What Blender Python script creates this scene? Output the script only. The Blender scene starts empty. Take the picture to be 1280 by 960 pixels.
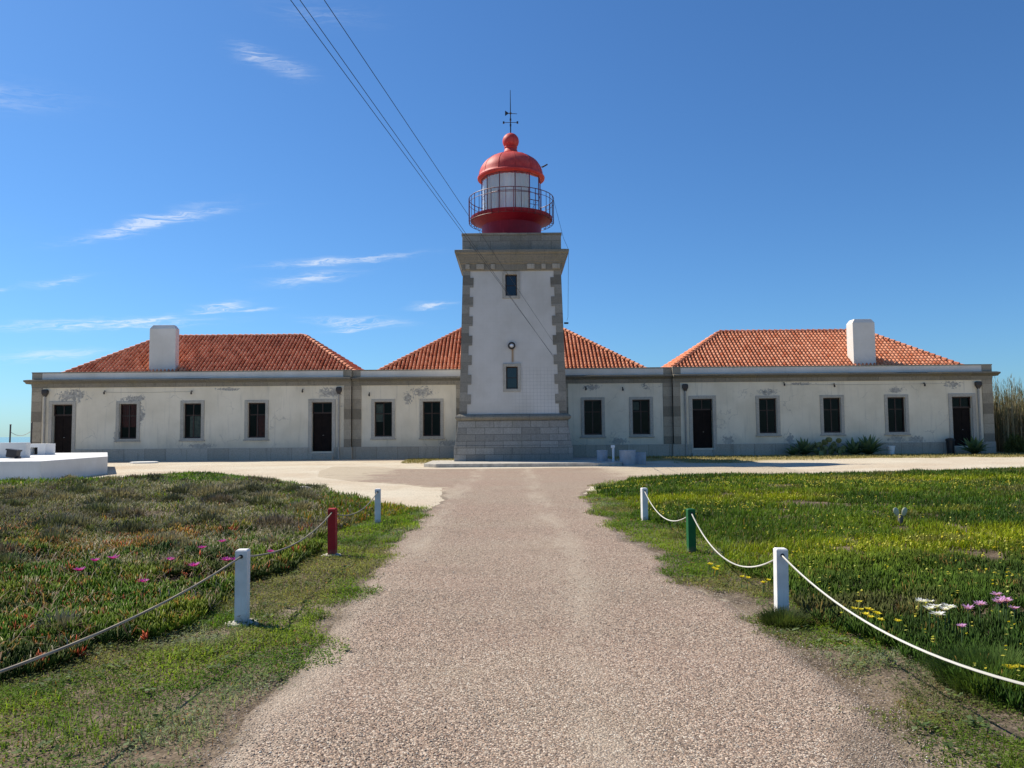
import bpy, bmesh, math, random
import numpy as np
from mathutils import Vector, Matrix, Euler
R = math.radians
random.seed(7)
rng = np.random.default_rng(11)
sc = bpy.context.scene
col = sc.collection

# ---------------------------------------------------------------- camera, sky, sun, exposure
cam_d = bpy.data.cameras.new("camera"); cam = bpy.data.objects.new("camera", cam_d); col.objects.link(cam)
cam_d.sensor_width = 36; cam_d.sensor_fit = 'HORIZONTAL'; cam_d.lens = 27.03
cam_d.clip_start = .05; cam_d.clip_end = 90000
cam.matrix_world = Matrix.Translation((0, 0, 1.6)) @ Matrix.Rotation(R(90 + 3.57), 4, 'X') @ Matrix.Rotation(R(-.5), 4, 'Z')
sc.camera = cam
SUN_EL = R(47.5); SUN_TO = Vector((-.87, .5, 0)).normalized()          # towards the sun, on the ground
world = bpy.data.worlds.new("World"); sc.world = world; world.use_nodes = True
SKY_STRENGTH = .085
sun_d = bpy.data.lights.new("sun", 'SUN'); sun_d.energy = 5.0; sun_d.angle = R(.5); sun_d.color = (1, .92, .80)
sun = bpy.data.objects.new("sun", sun_d); col.objects.link(sun); sun.location = (-40, 20, 60)
sun.rotation_euler = (-(SUN_TO * math.cos(SUN_EL) + Vector((0, 0, math.sin(SUN_EL))))).to_track_quat('-Z', 'Y').to_euler()
vs = sc.view_settings
vs.view_transform = 'Standard'; vs.look = 'None'; vs.gamma = 1; vs.use_curve_mapping = False
vs.exposure = 0.38


# ---------------------------------------------------------------- node helper
class NB:
    def __init__(s, tree): s.t = tree; s.n = tree.nodes; s.l = tree.links
    def put(s, typ, **kw):
        x = s.n.new(typ)
        for k, v in kw.items(): setattr(x, k, v)
        return x
    def con(s, sock, v):
        if isinstance(v, bpy.types.NodeSocket): s.l.new(v, sock)
        elif v is not None:
            if hasattr(sock.default_value, '__len__') and not hasattr(v, '__len__'): v = (v,) * len(sock.default_value)
            if hasattr(v, '__len__') and len(sock.default_value) == 4 and len(v) == 3: v = (*v, 1)
            sock.default_value = v
    def math(s, op, a, b=None, c=None, clamp=False):
        x = s.put('ShaderNodeMath', operation=op, use_clamp=clamp)
        for i, v in enumerate((a, b, c)):
            if v is not None: s.con(x.inputs[i], v)
        return x.outputs[0]
    def vmath(s, op, a, b=None, out=0):
        x = s.put('ShaderNodeVectorMath', operation=op); s.con(x.inputs[0], a)
        if b is not None: s.con(x.inputs[1], b)
        return x.outputs[out]
    def mix(s, f, a, b, blend='MIX'):
        x = s.put('ShaderNodeMix', data_type='RGBA', blend_type=blend)
        s.con(x.inputs[0], f); s.con(x.inputs[6], a); s.con(x.inputs[7], b); return x.outputs[2]
    def noise(s, vec, scale, detail=4, rough=.55, dist=0, out=0):
        x = s.put('ShaderNodeTexNoise'); s.con(x.inputs['Vector'], vec)
        x.inputs['Scale'].default_value = scale; x.inputs['Detail'].default_value = detail
        x.inputs['Roughness'].default_value = rough; x.inputs['Distortion'].default_value = dist
        return x.outputs[out]
    def vor(s, vec, scale, feature='F1', out='Distance'):
        x = s.put('ShaderNodeTexVoronoi', feature=feature); s.con(x.inputs['Vector'], vec)
        x.inputs['Scale'].default_value = scale; return x.outputs[out]
    def step(s, v, a, b):
        x = s.put('ShaderNodeMapRange', interpolation_type='SMOOTHSTEP'); s.con(x.inputs[0], v)
        x.inputs[1].default_value = a; x.inputs[2].default_value = b; return x.outputs[0]
    def ramp(s, f, stops):
        x = s.put('ShaderNodeValToRGB'); s.con(x.inputs[0], f); e = x.color_ramp.elements
        while len(e) < len(stops): e.new(.5)
        for i, (p, c) in enumerate(stops): e[i].position = p; e[i].color = (*c, 1)
        return x.outputs[0]
    def scale(s, vec, v):
        x = s.put('ShaderNodeMapping'); s.con(x.inputs[0], vec); x.inputs['Scale'].default_value = v; return x.outputs[0]
    def obj(s): return s.put('ShaderNodeTexCoord').outputs['Object']
    def uv(s): return s.put('ShaderNodeTexCoord').outputs['UV']
    def attr(s, name): return s.put('ShaderNodeAttribute', attribute_name=name).outputs['Color']
    def sep(s, v): return s.put('ShaderNodeSeparateXYZ').outputs if v is None else s._sep(v)
    def _sep(s, v):
        x = s.put('ShaderNodeSeparateXYZ'); s.con(x.inputs[0], v); return x.outputs
    def bump(s, h, strength=.3, dist=.02, normal=None):
        x = s.put('ShaderNodeBump'); s.con(x.inputs['Height'], h); x.inputs['Strength'].default_value = strength
        x.inputs['Distance'].default_value = dist
        if normal is not None: s.con(x.inputs['Normal'], normal)
        return x.outputs[0]
    def bsdf(s, color, rough=.8, normal=None, metal=0, spec=.3, **kw):
        x = s.put('ShaderNodeBsdfPrincipled'); s.con(x.inputs['Base Color'], color); s.con(x.inputs['Roughness'], rough)
        x.inputs['Metallic'].default_value = metal; x.inputs['Specular IOR Level'].default_value = spec
        if normal is not None: s.con(x.inputs['Normal'], normal)
        for k, v in kw.items(): s.con(x.inputs[k], v)
        return x.outputs[0]
    def out(s, sh): s.l.new(sh, next(n for n in s.n if n.type in ('OUTPUT_MATERIAL', 'OUTPUT_WORLD')).inputs[0])


def newmat(name):
    m = bpy.data.materials.new(name); m.use_nodes = True
    for n in list(m.node_tree.nodes):
        if n.type != 'OUTPUT_MATERIAL': m.node_tree.nodes.remove(n)
    return m, NB(m.node_tree)


# ---------------------------------------------------------------- sky with thin cirrus
def build_sky():
    b = NB(world.node_tree)
    bg = next(n for n in b.n if n.type == 'BACKGROUND')
    sky = b.put('ShaderNodeTexSky', sky_type='NISHITA')
    sky.sun_disc = False; sky.sun_elevation = SUN_EL; sky.sun_rotation = math.atan2(SUN_TO.x, SUN_TO.y)
    sky.altitude = 0; sky.air_density = 1.0; sky.dust_density = .35; sky.ozone_density = 3.0
    d = b.vmath('NORMALIZE', b.put('ShaderNodeTexCoord').outputs['Generated'])
    o = b._sep(d)
    az = b.math('ARCTAN2', o[0], o[1]); el = b.math('ARCSINE', o[2])
    az = b.math('MULTIPLY', az, 180 / math.pi); el = b.math('MULTIPLY', el, 180 / math.pi)
    cmb = b.put('ShaderNodeCombineXYZ'); b.con(cmb.inputs[0], b.math('MULTIPLY', az, .09)); b.con(cmb.inputs[1], b.math('MULTIPLY', el, .55))
    warp = b.noise(cmb.outputs[0], 1.3, 3, .6)
    wob = b.math('SUBTRACT', warp, .5)
    azw = b.math('MULTIPLY_ADD', wob, 3.5, az); elw = b.math('MULTIPLY_ADD', b.math('SUBTRACT', b.noise(cmb.outputs[0], 3.1, 3, .6), .5), .9, el)
    # az, el, half width, half height, tilt, strength
    C = [(-25.8, 14.1, 3.21, 0.3, 0.346, 1.0), (-22.8, 14.8, 2.62, 0.21, 0.267, 0.5), (-12.3, 12.5, 4.15, 0.18, 0.113, 0.8), (-14.6, 11.2, 2.39, 0.29, 0.152, 0.75), (-30.7, 9.9, 1.45, 0.16, 0.269, 0.6), (-20.9, 8.8, 1.51, 0.22, 0.189, 0.9), (-18.5, 8.8, 1.38, 0.15, 0.094, 0.6), (-28.0, 7.3, 4.94, 0.24, 0.093, 0.85), (-24.8, 7.9, 1.57, 0.14, 0.258, 0.45), (-11.3, 8.1, 2.82, 0.23, -0.016, 0.8), (-11.9, 7.6, 1.59, 0.19, 0.112, 0.7), (-5.6, 9.4, 1.42, 0.15, 0.078, 0.9), (-30.9, 5.2, 2.43, 0.27, 0.107, 0.5), (-19.0, 25.6, 1.41, 0.38, -0.167, 0.45), (-16.5, 25.1, 1.44, 0.39, -0.186, 0.3), (-14.2, 28.6, 3.44, 0.56, 0.011, 0.12), (-33.5, 9.0, 0.35, 0.16, 0.27, 0.4), (-40, 20, 6, .6, .1, .7), (-50, 12, 8, .5, .05, .8), (60, 14, 10, .5, .05, .5), (130, 25, 14, 1.4, .1, .6), (200, 18, 16, 1.2, .05, .6)]
    tot = None
    for a0, e0, wa, we, ti, st in C:
        da = b.math('SUBTRACT', azw, a0)
        wa, we = wa * 1.15, we * 1.35
        u = b.math('DIVIDE', da, wa)
        v = b.math('DIVIDE', b.math('SUBTRACT', b.math('SUBTRACT', elw, e0), b.math('MULTIPLY', da, ti)), we)
        r2 = b.math('ADD', b.math('MULTIPLY', u, u), b.math('MULTIPLY', v, v))
        m = b.math('MULTIPLY', b.math('EXPONENT', b.math('MULTIPLY', r2, -1.4)), st)
        tot = m if tot is None else b.math('ADD', tot, m)
    c2 = b.put('ShaderNodeCombineXYZ'); b.con(c2.inputs[0], b.math('MULTIPLY', azw, .22)); b.con(c2.inputs[1], b.math('MULTIPLY_ADD', azw, -.3, b.math('MULTIPLY', elw, 2.6)))
    streak = b.noise(c2.outputs[0], 1.5, 7, .68, .9)
    f = b.math('MULTIPLY', tot, b.step(streak, .34, .70))
    f = b.math('MINIMUM', b.math('MULTIPLY', f, .95), .55)
    skyc = b.mix(1.0, sky.outputs[0], (.50, .84, 1.17, 1), 'MULTIPLY')
    cloud = b.mix(f, skyc, (8.8, 9.1, 9.4, 1))
    b.l.new(cloud, bg.inputs[0]); bg.inputs[1].default_value = SKY_STRENGTH


build_sky()

# ---------------------------------------------------------------- mesh helpers
WO = {}                                                                # world origin of each object


def tag(o, label=None, cat=None, group=None, kind=None):
    if label: o['label'] = label
    if cat: o['category'] = cat
    if group: o['group'] = group
    if kind: o['kind'] = kind
    return o


def empty(name, loc, label, cat, group=None):
    o = bpy.data.objects.new(name, None); col.objects.link(o); o.location = loc; WO[o.name] = Vector(loc)
    return tag(o, label, cat, group)


def link(name, me, mat, parent=None, origin=None):
    """me is in world coordinates; it is moved so the object's origin sits at origin"""
    po = WO[parent.name] if parent else Vector((0, 0, 0))
    org = Vector(origin) if origin is not None else po
    if org.length: me.transform(Matrix.Translation(-org))
    for m in (mat if isinstance(mat, (list, tuple)) else [mat]): me.materials.append(m)
    o = bpy.data.objects.new(name, me); col.objects.link(o)
    o.parent = parent; o.location = org - po; WO[o.name] = org
    me.name = o.name
    return o


class MB:
    def __init__(s): s.bm = bmesh.new(); s.uvl = s.bm.loops.layers.uv.new('UVMap')
    def face(s, pts, mi=0):
        f = s.bm.faces.new([s.bm.verts.new(p) for p in pts]); f.material_index = mi; return f
    def box(s, x0, x1, y0, y1, z0, z1, mi=0):
        v = [s.bm.verts.new((x, y, z)) for z in (z0, z1) for y in (y0, y1) for x in (x0, x1)]
        for q in ((0, 2, 3, 1), (4, 5, 7, 6), (0, 1, 5, 4), (1, 3, 7, 5), (3, 2, 6, 7), (2, 0, 4, 6)):
            f = s.bm.faces.new([v[i] for i in q]); f.material_index = mi
        return v
    def frustum(s, rings, cap=True):
        """rings: list of lists of points with the same count, joined in order"""
        R_ = [[s.bm.verts.new(p) for p in r] for r in rings]
        n = len(R_[0])
        for a, b_ in zip(R_, R_[1:]):
            for i in range(n): s.bm.faces.new((a[i], a[(i + 1) % n], b_[(i + 1) % n], b_[i]))
        if cap:
            s.bm.faces.new(R_[0][::-1]); s.bm.faces.new(R_[-1])
    def lathe(s, prof, c=(0, 0), n=32, cap=True, a0=0):
        s.frustum([[(c[0] + r * math.cos(a0 + 2 * math.pi * i / n), c[1] + r * math.sin(a0 + 2 * math.pi * i / n), z) for i in range(n)] for r, z in prof], cap)
    def tube(s, pts, r, n=6, cap=True):
        pts = [Vector(p) for p in pts]; rings = []
        rr = r if hasattr(r, '__len__') else [r] * len(pts)
        u = None
        for i, p in enumerate(pts):
            d = (pts[min(i + 1, len(pts) - 1)] - pts[max(i - 1, 0)]).normalized()
            if u is None: u = d.cross(Vector((0, 0, 1)) if abs(d.z) < .9 else Vector((1, 0, 0))).normalized()
            else: u = (u - d * u.dot(d)).normalized()
            w = d.cross(u)
            rings.append([p + rr[i] * (u * math.cos(2 * math.pi * k / n) + w * math.sin(2 * math.pi * k / n)) for k in range(n)])
        s.frustum(rings, cap)
    def bevel(s, w, seg=1, ang=30):
        bmesh.ops.remove_doubles(s.bm, verts=s.bm.verts, dist=1e-5)
        e = [x for x in s.bm.edges if len(x.link_faces) == 2 and x.calc_face_angle(0) > R(ang)]
        bmesh.ops.bevel(s.bm, geom=e, offset=w, segments=seg, affect='EDGES', profile=.6)
        return s
    def done(s, name, mat, parent=None, origin=None, smooth=False, weld=True):
        if weld: bmesh.ops.remove_doubles(s.bm, verts=s.bm.verts, dist=1e-5)
        bmesh.ops.recalc_face_normals(s.bm, faces=s.bm.faces)
        for f in s.bm.faces:                                          # box projected uv in metres
            n = f.normal; ax = max(range(3), key=lambda i: abs(n[i]))
            for lp in f.loops:
                c = lp.vert.co
                lp[s.uvl].uv = (c.y, c.z) if ax == 0 else (c.x, c.z) if ax == 1 else (c.x, c.y)
            f.smooth = smooth
        me = bpy.data.meshes.new(name); s.bm.to_mesh(me); s.bm.free()
        if smooth: me.set_sharp_from_angle(angle=R(40))
        return link(name, me, mat, parent, origin)


def npmesh(name, V, F3=None, F4=None, colr=None, smooth=False):
    me = bpy.data.meshes.new(name)
    F3 = np.zeros((0, 3), int) if F3 is None else F3; F4 = np.zeros((0, 4), int) if F4 is None else F4
    me.vertices.add(len(V)); me.vertices.foreach_set('co', np.asarray(V, np.float32).ravel())
    nl = F3.size + F4.size; me.loops.add(nl)
    me.loops.foreach_set('vertex_index', np.concatenate([F4.ravel(), F3.ravel()]).astype(np.int32))
    me.polygons.add(len(F3) + len(F4))
    st = np.concatenate([np.arange(len(F4)) * 4, F4.size + np.arange(len(F3)) * 3]).astype(np.int32)
    me.polygons.foreach_set('loop_start', st)
    if smooth: me.polygons.foreach_set('use_smooth', np.ones(len(st), bool))
    me.update(calc_edges=True)
    if colr is not None:
        a = me.color_attributes.new('col', 'FLOAT_COLOR', 'POINT')
        c = np.ones((len(V), 4), np.float32); c[:, :3] = colr; a.data.foreach_set('color', c.ravel())
    return me


# value noise
_tab = rng.random((256, 256))


def vnoise(x, y, s, seed=0, octv=3):
    t = 0; amp = 1; tot = 0
    for k in range(octv):
        u = np.asarray(x) * s * 2 ** k + 17.3 * (seed + k); v = np.asarray(y) * s * 2 ** k + 7.7 * (seed + 3 * k)
        i = np.floor(u).astype(int); j = np.floor(v).astype(int); a = u - i; c = v - j
        a = a * a * (3 - 2 * a); c = c * c * (3 - 2 * c)
        g = lambda p, q: _tab[p % 256, q % 256]
        t = t + amp * ((g(i, j) * (1 - a) + g(i + 1, j) * a) * (1 - c) + (g(i, j + 1) * (1 - a) + g(i + 1, j + 1) * a) * c)
        tot += amp; amp *= .5
    return t / tot


def sstep(v, a, b):
    t = np.clip((v - a) / (b - a), 0, 1); return t * t * (3 - 2 * t)


# ---------------------------------------------------------------- materials
def stone_mat(name, c1, c2, course=.5, width=.9, joint=.012, lichen=.5, dirt=.4):
    m, b = newmat(name); uv = b.uv(); o = b.obj()
    br = b.put('ShaderNodeTexBrick'); b.con(br.inputs['Vector'], uv); br.inputs['Scale'].default_value = 1
    br.inputs['Row Height'].default_value = course; br.inputs['Brick Width'].default_value = width
    br.inputs['Mortar Size'].default_value = joint; br.inputs['Mortar Smooth'].default_value = .3; br.inputs['Bias'].default_value = 0
    b.con(br.inputs['Color1'], c1); b.con(br.inputs['Color2'], c2); b.con(br.inputs['Mortar'], tuple(x * .62 for x in c1))
    n1 = b.noise(o, 1.1, 6, .65); n2 = b.noise(o, 14, 5, .6); n3 = b.noise(b.scale(o, (2.2, 2.2, .35)), 1.6, 5, .6)
    c = b.mix(b.math('MULTIPLY', b.step(n1, .45, .75), lichen), br.outputs[0], (.22, .19, .11))
    c = b.mix(b.math('MULTIPLY', b.step(n3, .5, .8), dirt), c, (.13, .125, .11))
    c = b.mix(.35, c, b.mix(b.step(n2, .3, .7), (.5, .5, .5), (1.25, 1.25, 1.25)), 'MULTIPLY')
    h = b.math('ADD', b.math('MULTIPLY', br.outputs[1], -1.0), b.math('MULTIPLY', n2, .35))
    b.out(b.bsdf(c, .92, b.bump(h, .5, .015), spec=.15)); return m


def quoin_mat(name, course, base):
    m, b = newmat(name); o = b.obj(); z = b._sep(o)
    wn = b.put('ShaderNodeTexWhiteNoise', noise_dimensions='1D')
    b.con(wn.inputs['W'], b.math('FLOOR', b.math('DIVIDE', z[2], course)))
    n1 = b.noise(o, 1.3, 5, .6); n2 = b.noise(o, 16, 4)
    c = b.mix(wn.outputs[0], tuple(x * .68 for x in base), tuple(x * 1.25 for x in base))
    c = b.mix(b.math('MULTIPLY', b.step(n1, .5, .78), .5), c, (.15, .135, .09))
    fr = b.math('FRACT', b.math('DIVIDE', z[2], course))
    j = b.math('LESS_THAN', b.math('MINIMUM', fr, b.math('SUBTRACT', 1, fr)), .03)
    c = b.mix(b.math('MULTIPLY', j, .4), c, tuple(x * .5 for x in base))
    c = b.mix(.3, c, b.mix(b.step(n2, .3, .7), (.5, .5, .5), (1.2, 1.2, 1.2)), 'MULTIPLY')
    b.out(b.bsdf(c, .92, b.bump(b.math('ADD', n2, b.math('MULTIPLY', j, -1)), .4, .012), spec=.15)); return m


def stucco_mat(name, base, patches=(), streak=.4, tiles=False, rust=None):
    """patches: (x, z, rx, rz) in object coordinates where the paint has peeled to grey render"""
    m, b = newmat(name); o = b.obj(); s = b._sep(o)
    n1 = b.noise(o, .55, 5, .6); n2 = b.noise(o, 5, 6, .65); n3 = b.noise(b.scale(o, (3.5, 3.5, .25)), 1.4, 5, .6); n4 = b.noise(o, 40, 3)
    c = b.mix(b.step(n1, .3, .75), tuple(x * 1.05 for x in base), tuple(x * y for x, y in zip(base, (.88, .87, .84))))
    c = b.mix(b.math('MULTIPLY', b.step(n3, .52, .8), streak), c, (.33, .31, .27))
    tot = None
    for x, z, rx, rz in patches:
        u = b.math('DIVIDE', b.math('SUBTRACT', s[0], x), rx * 1.35); v = b.math('DIVIDE', b.math('SUBTRACT', s[2], z), rz * 1.4)
        g = b.math('EXPONENT', b.math('MULTIPLY', b.math('ADD', b.math('MULTIPLY', u, u), b.math('MULTIPLY', v, v)), -1.2))
        tot = g if tot is None else b.math('MAXIMUM', tot, g)
    h = b.math('MULTIPLY', n4, .3)
    if tot is not None:
        f = b.math('MULTIPLY', tot, 1.0)
        pk = b.step(b.math('ADD', b.noise(o, 4.2, 7, .72, 1.2), b.math('MULTIPLY', f, .33)), .70, .74)
        pk = b.math('MULTIPLY', pk, b.step(f, .05, .2))
        c = b.mix(pk, c, b.mix(b.step(n2, .3, .7), (.26, .25, .225), (.5, .475, .42)))
        h = b.math('ADD', h, b.math('MULTIPLY', pk, -1.0))
    damp = b.math('MULTIPLY', b.step(b.math('ADD', s[2], b.math('MULTIPLY', b.noise(b.scale(o, (.8, .8, .3)), 1.2, 5, .65), -1.3)), .75, .1), .42) if patches else 0.0
    c = b.mix(damp, c, (.43, .41, .34))
    crk = b.vor(b.vmath('ADD', o, b.vmath('MULTIPLY', b.noise(o, 1.6, 4, out=1), (.9, .9, .9))), .55, 'DISTANCE_TO_EDGE')
    crack = b.math('MULTIPLY', b.step(crk, .012, .003), b.step(b.noise(o, .5, 3), .5, .62)) if patches else 0.0
    c = b.mix(b.math('MULTIPLY', crack, .45), c, (.3, .28, .25))
    fine = b.step(b.noise(o, 2.3, 8, .75, 2), .70, .74)                # scattered small flakes
    c = b.mix(b.math('MULTIPLY', fine, .35), c, (.34, .33, .3))
    if tiles:
        br = b.put('ShaderNodeTexBrick', offset=0); b.con(br.inputs['Vector'], b.uv()); br.inputs['Scale'].default_value = 1
        br.inputs['Row Height'].default_value = .2; br.inputs['Brick Width'].default_value = .2; br.inputs['Mortar Size'].default_value = .006
        tz = b.math('MULTIPLY', b.step(s[0], -.4, .6), b.step(s[2], 5.4, 4.9))
        c = b.mix(b.math('MULTIPLY', br.outputs[1], b.math('MULTIPLY_ADD', tz, .6, .09)), c, (.3, .3, .29))
    if rust:
        for x, z0, z1, w in rust:
            u = b.math('DIVIDE', b.math('SUBTRACT', s[0], x), w); g = b.math('EXPONENT', b.math('MULTIPLY', b.math('MULTIPLY', u, u), -1))
            zz = b.math('MULTIPLY', b.step(s[2], z0, z0 + .15), b.step(s[2], z1 + .05, z1 - .1))
            c = b.mix(b.math('MULTIPLY', b.math('MULTIPLY', g, zz), .85), c, (.30, .17, .06))
    b.out(b.bsdf(c, .85, b.bump(h, .35, .01), spec=.2)); return m


def plain_mat(name, c, rough=.6, metal=0, spec=.4, var=.12, scale=6, bump=.0, dirt=None):
    m, b = newmat(name); o = b.obj(); n = b.noise(o, scale, 5, .6)
    k = b.mix(b.step(n, .3, .72), tuple(x * (1 + var) for x in c), tuple(x * (1 - var) for x in c))
    if dirt: k = b.mix(b.math('MULTIPLY', b.step(b.noise(o, scale * .5, 6, .7), .5, .7), dirt[3]), k, dirt[:3])
    nm = b.bump(b.noise(o, scale * 8, 3), bump, .01) if bump else None
    b.out(b.bsdf(k, rough, nm, metal, spec)); return m


def foliage_mat(name, rough=.5, trans=.35, spec=.35, tint=1.6):
    m, b = newmat(name); c = b.attr('col')
    o = b.obj(); c = b.mix(.35, c, b.mix(b.noise(o, 9, 3), (.6, .6, .6), (1.4, 1.4, 1.4)), 'MULTIPLY')
    p = b.bsdf(c, rough, spec=spec)
    t = b.put('ShaderNodeBsdfTranslucent'); b.con(t.inputs[0], b.mix(1, c, (tint, tint, tint * .5), 'MULTIPLY'))
    mx = b.put('ShaderNodeMixShader'); mx.inputs[0].default_value = trans; b.l.new(p, mx.inputs[1]); b.l.new(t.outputs[0], mx.inputs[2])
    b.out(mx.outputs[0]); return m


M = {}
M['stone'] = stone_mat('grey_stone', (.24, .222, .185), (.31, .29, .245), .62, 1.15)
M['ashlar'] = stone_mat('ashlar_blocks', (.27, .252, .218), (.39, .365, .32), .37, 1.02, .015, .2, .5)
M['base_stone'] = stone_mat('plinth_stone', (.40, .355, .285), (.50, .45, .37), .8, 1.3, .012, .15, .45)
M['cornice'] = stone_mat('shaded_weathered_cornice', (.16, .15, .125), (.20, .185, .15), 3, 1.9, .01, .5, .6)  # stone darkened to paint in the soffit shade, plus lichen and grime
M['trim'] = stone_mat('cornice_stone', (.24, .218, .175), (.31, .28, .225), 3, 1.9, .01, .4, .6)
M['surround'] = stone_mat('window_stone', (.44, .41, .35), (.48, .45, .39), 3, 3, .0, .2, .3)
M['pilaster'] = quoin_mat('pilaster_stone', .62, (.34, .295, .225))
M['quoin'] = quoin_mat('quoin_stone', .55, (.265, .245, .205))
PATCH = [(-27.4, 4.1, .95, .38), (-23.6, 3.85, .8, .22), (-23.1, 2.9, .25, .7), (-24.5, 1.5, .22, .4), (-11.3, 4.15, .75, .3), (-5.6, 4.15, .75, .32), (-6.5, 3.8, .3, .4),
         (27.4, 4.3, .55, .25), (15.9, 3.95, .6, .18), (23.9, 4.0, .5, .2), (23.8, 1.0, .7, .22), (25.0, .95, .5, .2), (13.4, 1.0, .4, .4), (17.2, 1.0, .3, .3), (-11.9, 1.1, .35, .4), (-19.3, .9, .9, .18), (-17.6, 4.42, .8, .10), (18.0, 4.45, .9, .08), (-4.0, .95, .6, .2), (6.6, .95, .6, .2), (5.0, 4.35, .5, .2), (8.3, 4.35, .3, .2)]
M['stucco'] = stucco_mat('worn_white_stucco', (.77, .695, .55), PATCH)
M['band'] = stucco_mat('white_parapet_paint', (.72, .685, .62), (), .15)
M['tower'] = stucco_mat('tower_white_tiles', (.61, .585, .54), (), .06, True, [(.0, 5.42, 6.35, .07)])
M['chimney'] = stucco_mat('white_chimney_paint', (.72, .69, .64), (), .1)
M['white_wall'] = stucco_mat('whitewash', (.74, .73, .70), (), .12)
def painted(name, c, fade, rust, rough):
    m, b = newmat(name); o = b.obj(); st = b.noise(b.scale(o, (5, 5, .5)), 1.5, 6, .65); n = b.noise(o, 1.1, 4, .6)
    k = b.mix(b.step(n, .35, .7), c, fade); k = b.mix(b.math('MULTIPLY', b.step(st, .52, .75), .55), k, tuple(x * 1.5 + .03 for x in fade)); k = b.mix(b.math('MULTIPLY', b.step(b.noise(b.scale(o, (9, 9, .7)), 1.7, 6, .7), .60, .72), .7), k, rust)
    b.out(b.bsdf(k, b.math('MULTIPLY_ADD', n, .25, rough), b.bump(b.noise(o, 30, 3), .08, .01), spec=.3)); return m


M['red'] = painted('red_paint', (.21, .004, .016), (.27, .008, .022), (.10, .012, .012), .38)
M['dome'] = painted('faded_red_paint', (.52, .040, .034), (.60, .085, .065), (.30, .022, .02), .45)
M['dark_metal'] = plain_mat('dark_metal', (.05, .045, .045), .5, .4)
M['grey_metal'] = plain_mat('grey_pipe', (.36, .34, .30), .6, .1)
M['wood_dark'] = plain_mat('dark_brown_wood', (.010, .006, .005), .7, spec=.15, var=.35, scale=3)
M['sash'] = plain_mat('dark_sash_paint', (.040, .022, .017), .5, var=.2)
M['cable'] = plain_mat('black_cable', (.02, .02, .02), .6)
def post_mat(name, c, under, amt):
    m, b = newmat(name); o = b.obj(); z = b._sep(o)[2]; n = b.noise(o, 26, 6, .7); g = b.noise(b.scale(o, (60, 60, 4)), 1, 4, .6)
    k = b.mix(b.step(b.noise(o, 7, 4), .3, .7), c, tuple(x * .82 for x in c))
    e = b.math('MULTIPLY', b.step(z, .22, .02), .10); chip = b.step(b.math('ADD', n, e), .685 - amt, .70 - amt)
    k = b.mix(b.math('MULTIPLY', b.step(g, .55, .75), .18), k, under); k = b.mix(chip, k, under)
    mud = b.math('MULTIPLY', b.step(b.math('ADD', z, b.math('MULTIPLY', b.noise(o, 20, 4), .12)), .17, .06), .6); k = b.mix(mud, k, (.22, .17, .11))
    b.out(b.bsdf(k, .65, b.bump(b.math('ADD', g, b.math('MULTIPLY', chip, -1)), .3, .004), spec=.3)); return m


M['post_white'] = post_mat('white_post_paint', (.78, .765, .73), (.36, .31, .25), .0); M['post_red'] = post_mat('red_post_paint', (.43, .018, .020), (.14, .05, .04), .0); M['post_green'] = post_mat('green_post_paint', (.010, .115, .032), (.05, .07, .04), .01)
M['concrete'] = plain_mat('pale_concrete', (.45, .42, .36), .95, spec=.1, var=.2, scale=5, bump=.4)
M['plastic_black'] = plain_mat('black_plastic', (.018, .018, .02), .45)
M['plastic_white'] = plain_mat('white_plastic', (.8, .8, .8), .5, var=.04)
M['drum'] = plain_mat('pale_painted_concrete', (.36, .385, .42), .7, var=.1, scale=4, dirt=(.25, .26, .27, .4))
M['curtain_lens'] = plain_mat('white_linen', (.78, .79, .78), .9, var=.08, scale=3)
M['curtain_red'] = plain_mat('rust_red_curtain', (.13, .035, .03), .9, var=.2)
M['curtain_green'] = plain_mat('pale_green_curtain', (.20, .24, .19), .9, var=.2)
M['leaf'] = foliage_mat('succulent_leaf', .6, .30, .12)
M['grass'] = foliage_mat('grass_blade', .7, .42, .08)
M['dry'] = foliage_mat('dry_stalk', .9, .15, .1)
M['petal'] = foliage_mat('flower_petal', .6, .4, .2, 1.1)


def rope_mat(name, c):
    m, b = newmat(name); w = b.put('ShaderNodeTexWave'); b.con(w.inputs[0], b.scale(b.obj(), (28, 28, 28))); w.inputs['Scale'].default_value = 1
    k = b.mix(w.outputs[1], c, tuple(x * .55 for x in c)); b.out(b.bsdf(k, .9, b.bump(w.outputs[1], .4, .004), spec=.1)); return m


M['rope_grey'] = rope_mat('weathered_rope', (.38, .33, .25)); M['rope_white'] = rope_mat('white_rope', (.70, .68, .60))


def tile_mat():
    m, b = newmat('terracotta'); c = b.attr('col'); o = b.obj()
    cc = b._sep(c)[0]; k = b.mix(b.math('MAXIMUM', cc, 0), (.62, .175, .075), (.93, .41, .23)); k = b.mix(b.step(cc, .02, -.4), k, (.16, .05, .032))  # low values are the pans, given a painted gap shade
    k = b.mix(b.math('MULTIPLY', b.step(b.noise(o, .8, 6, .7), .5, .75), .35), k, (.33, .13, .085))
    k = b.mix(b.math('MULTIPLY', b.step(b.noise(o, 9, 4, .6), .6, .75), .3), k, (.20, .10, .07))
    b.out(b.bsdf(k, .75, b.bump(b.noise(o, 60, 2), .15, .005), spec=.25)); return m


M['tile'] = tile_mat()


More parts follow.
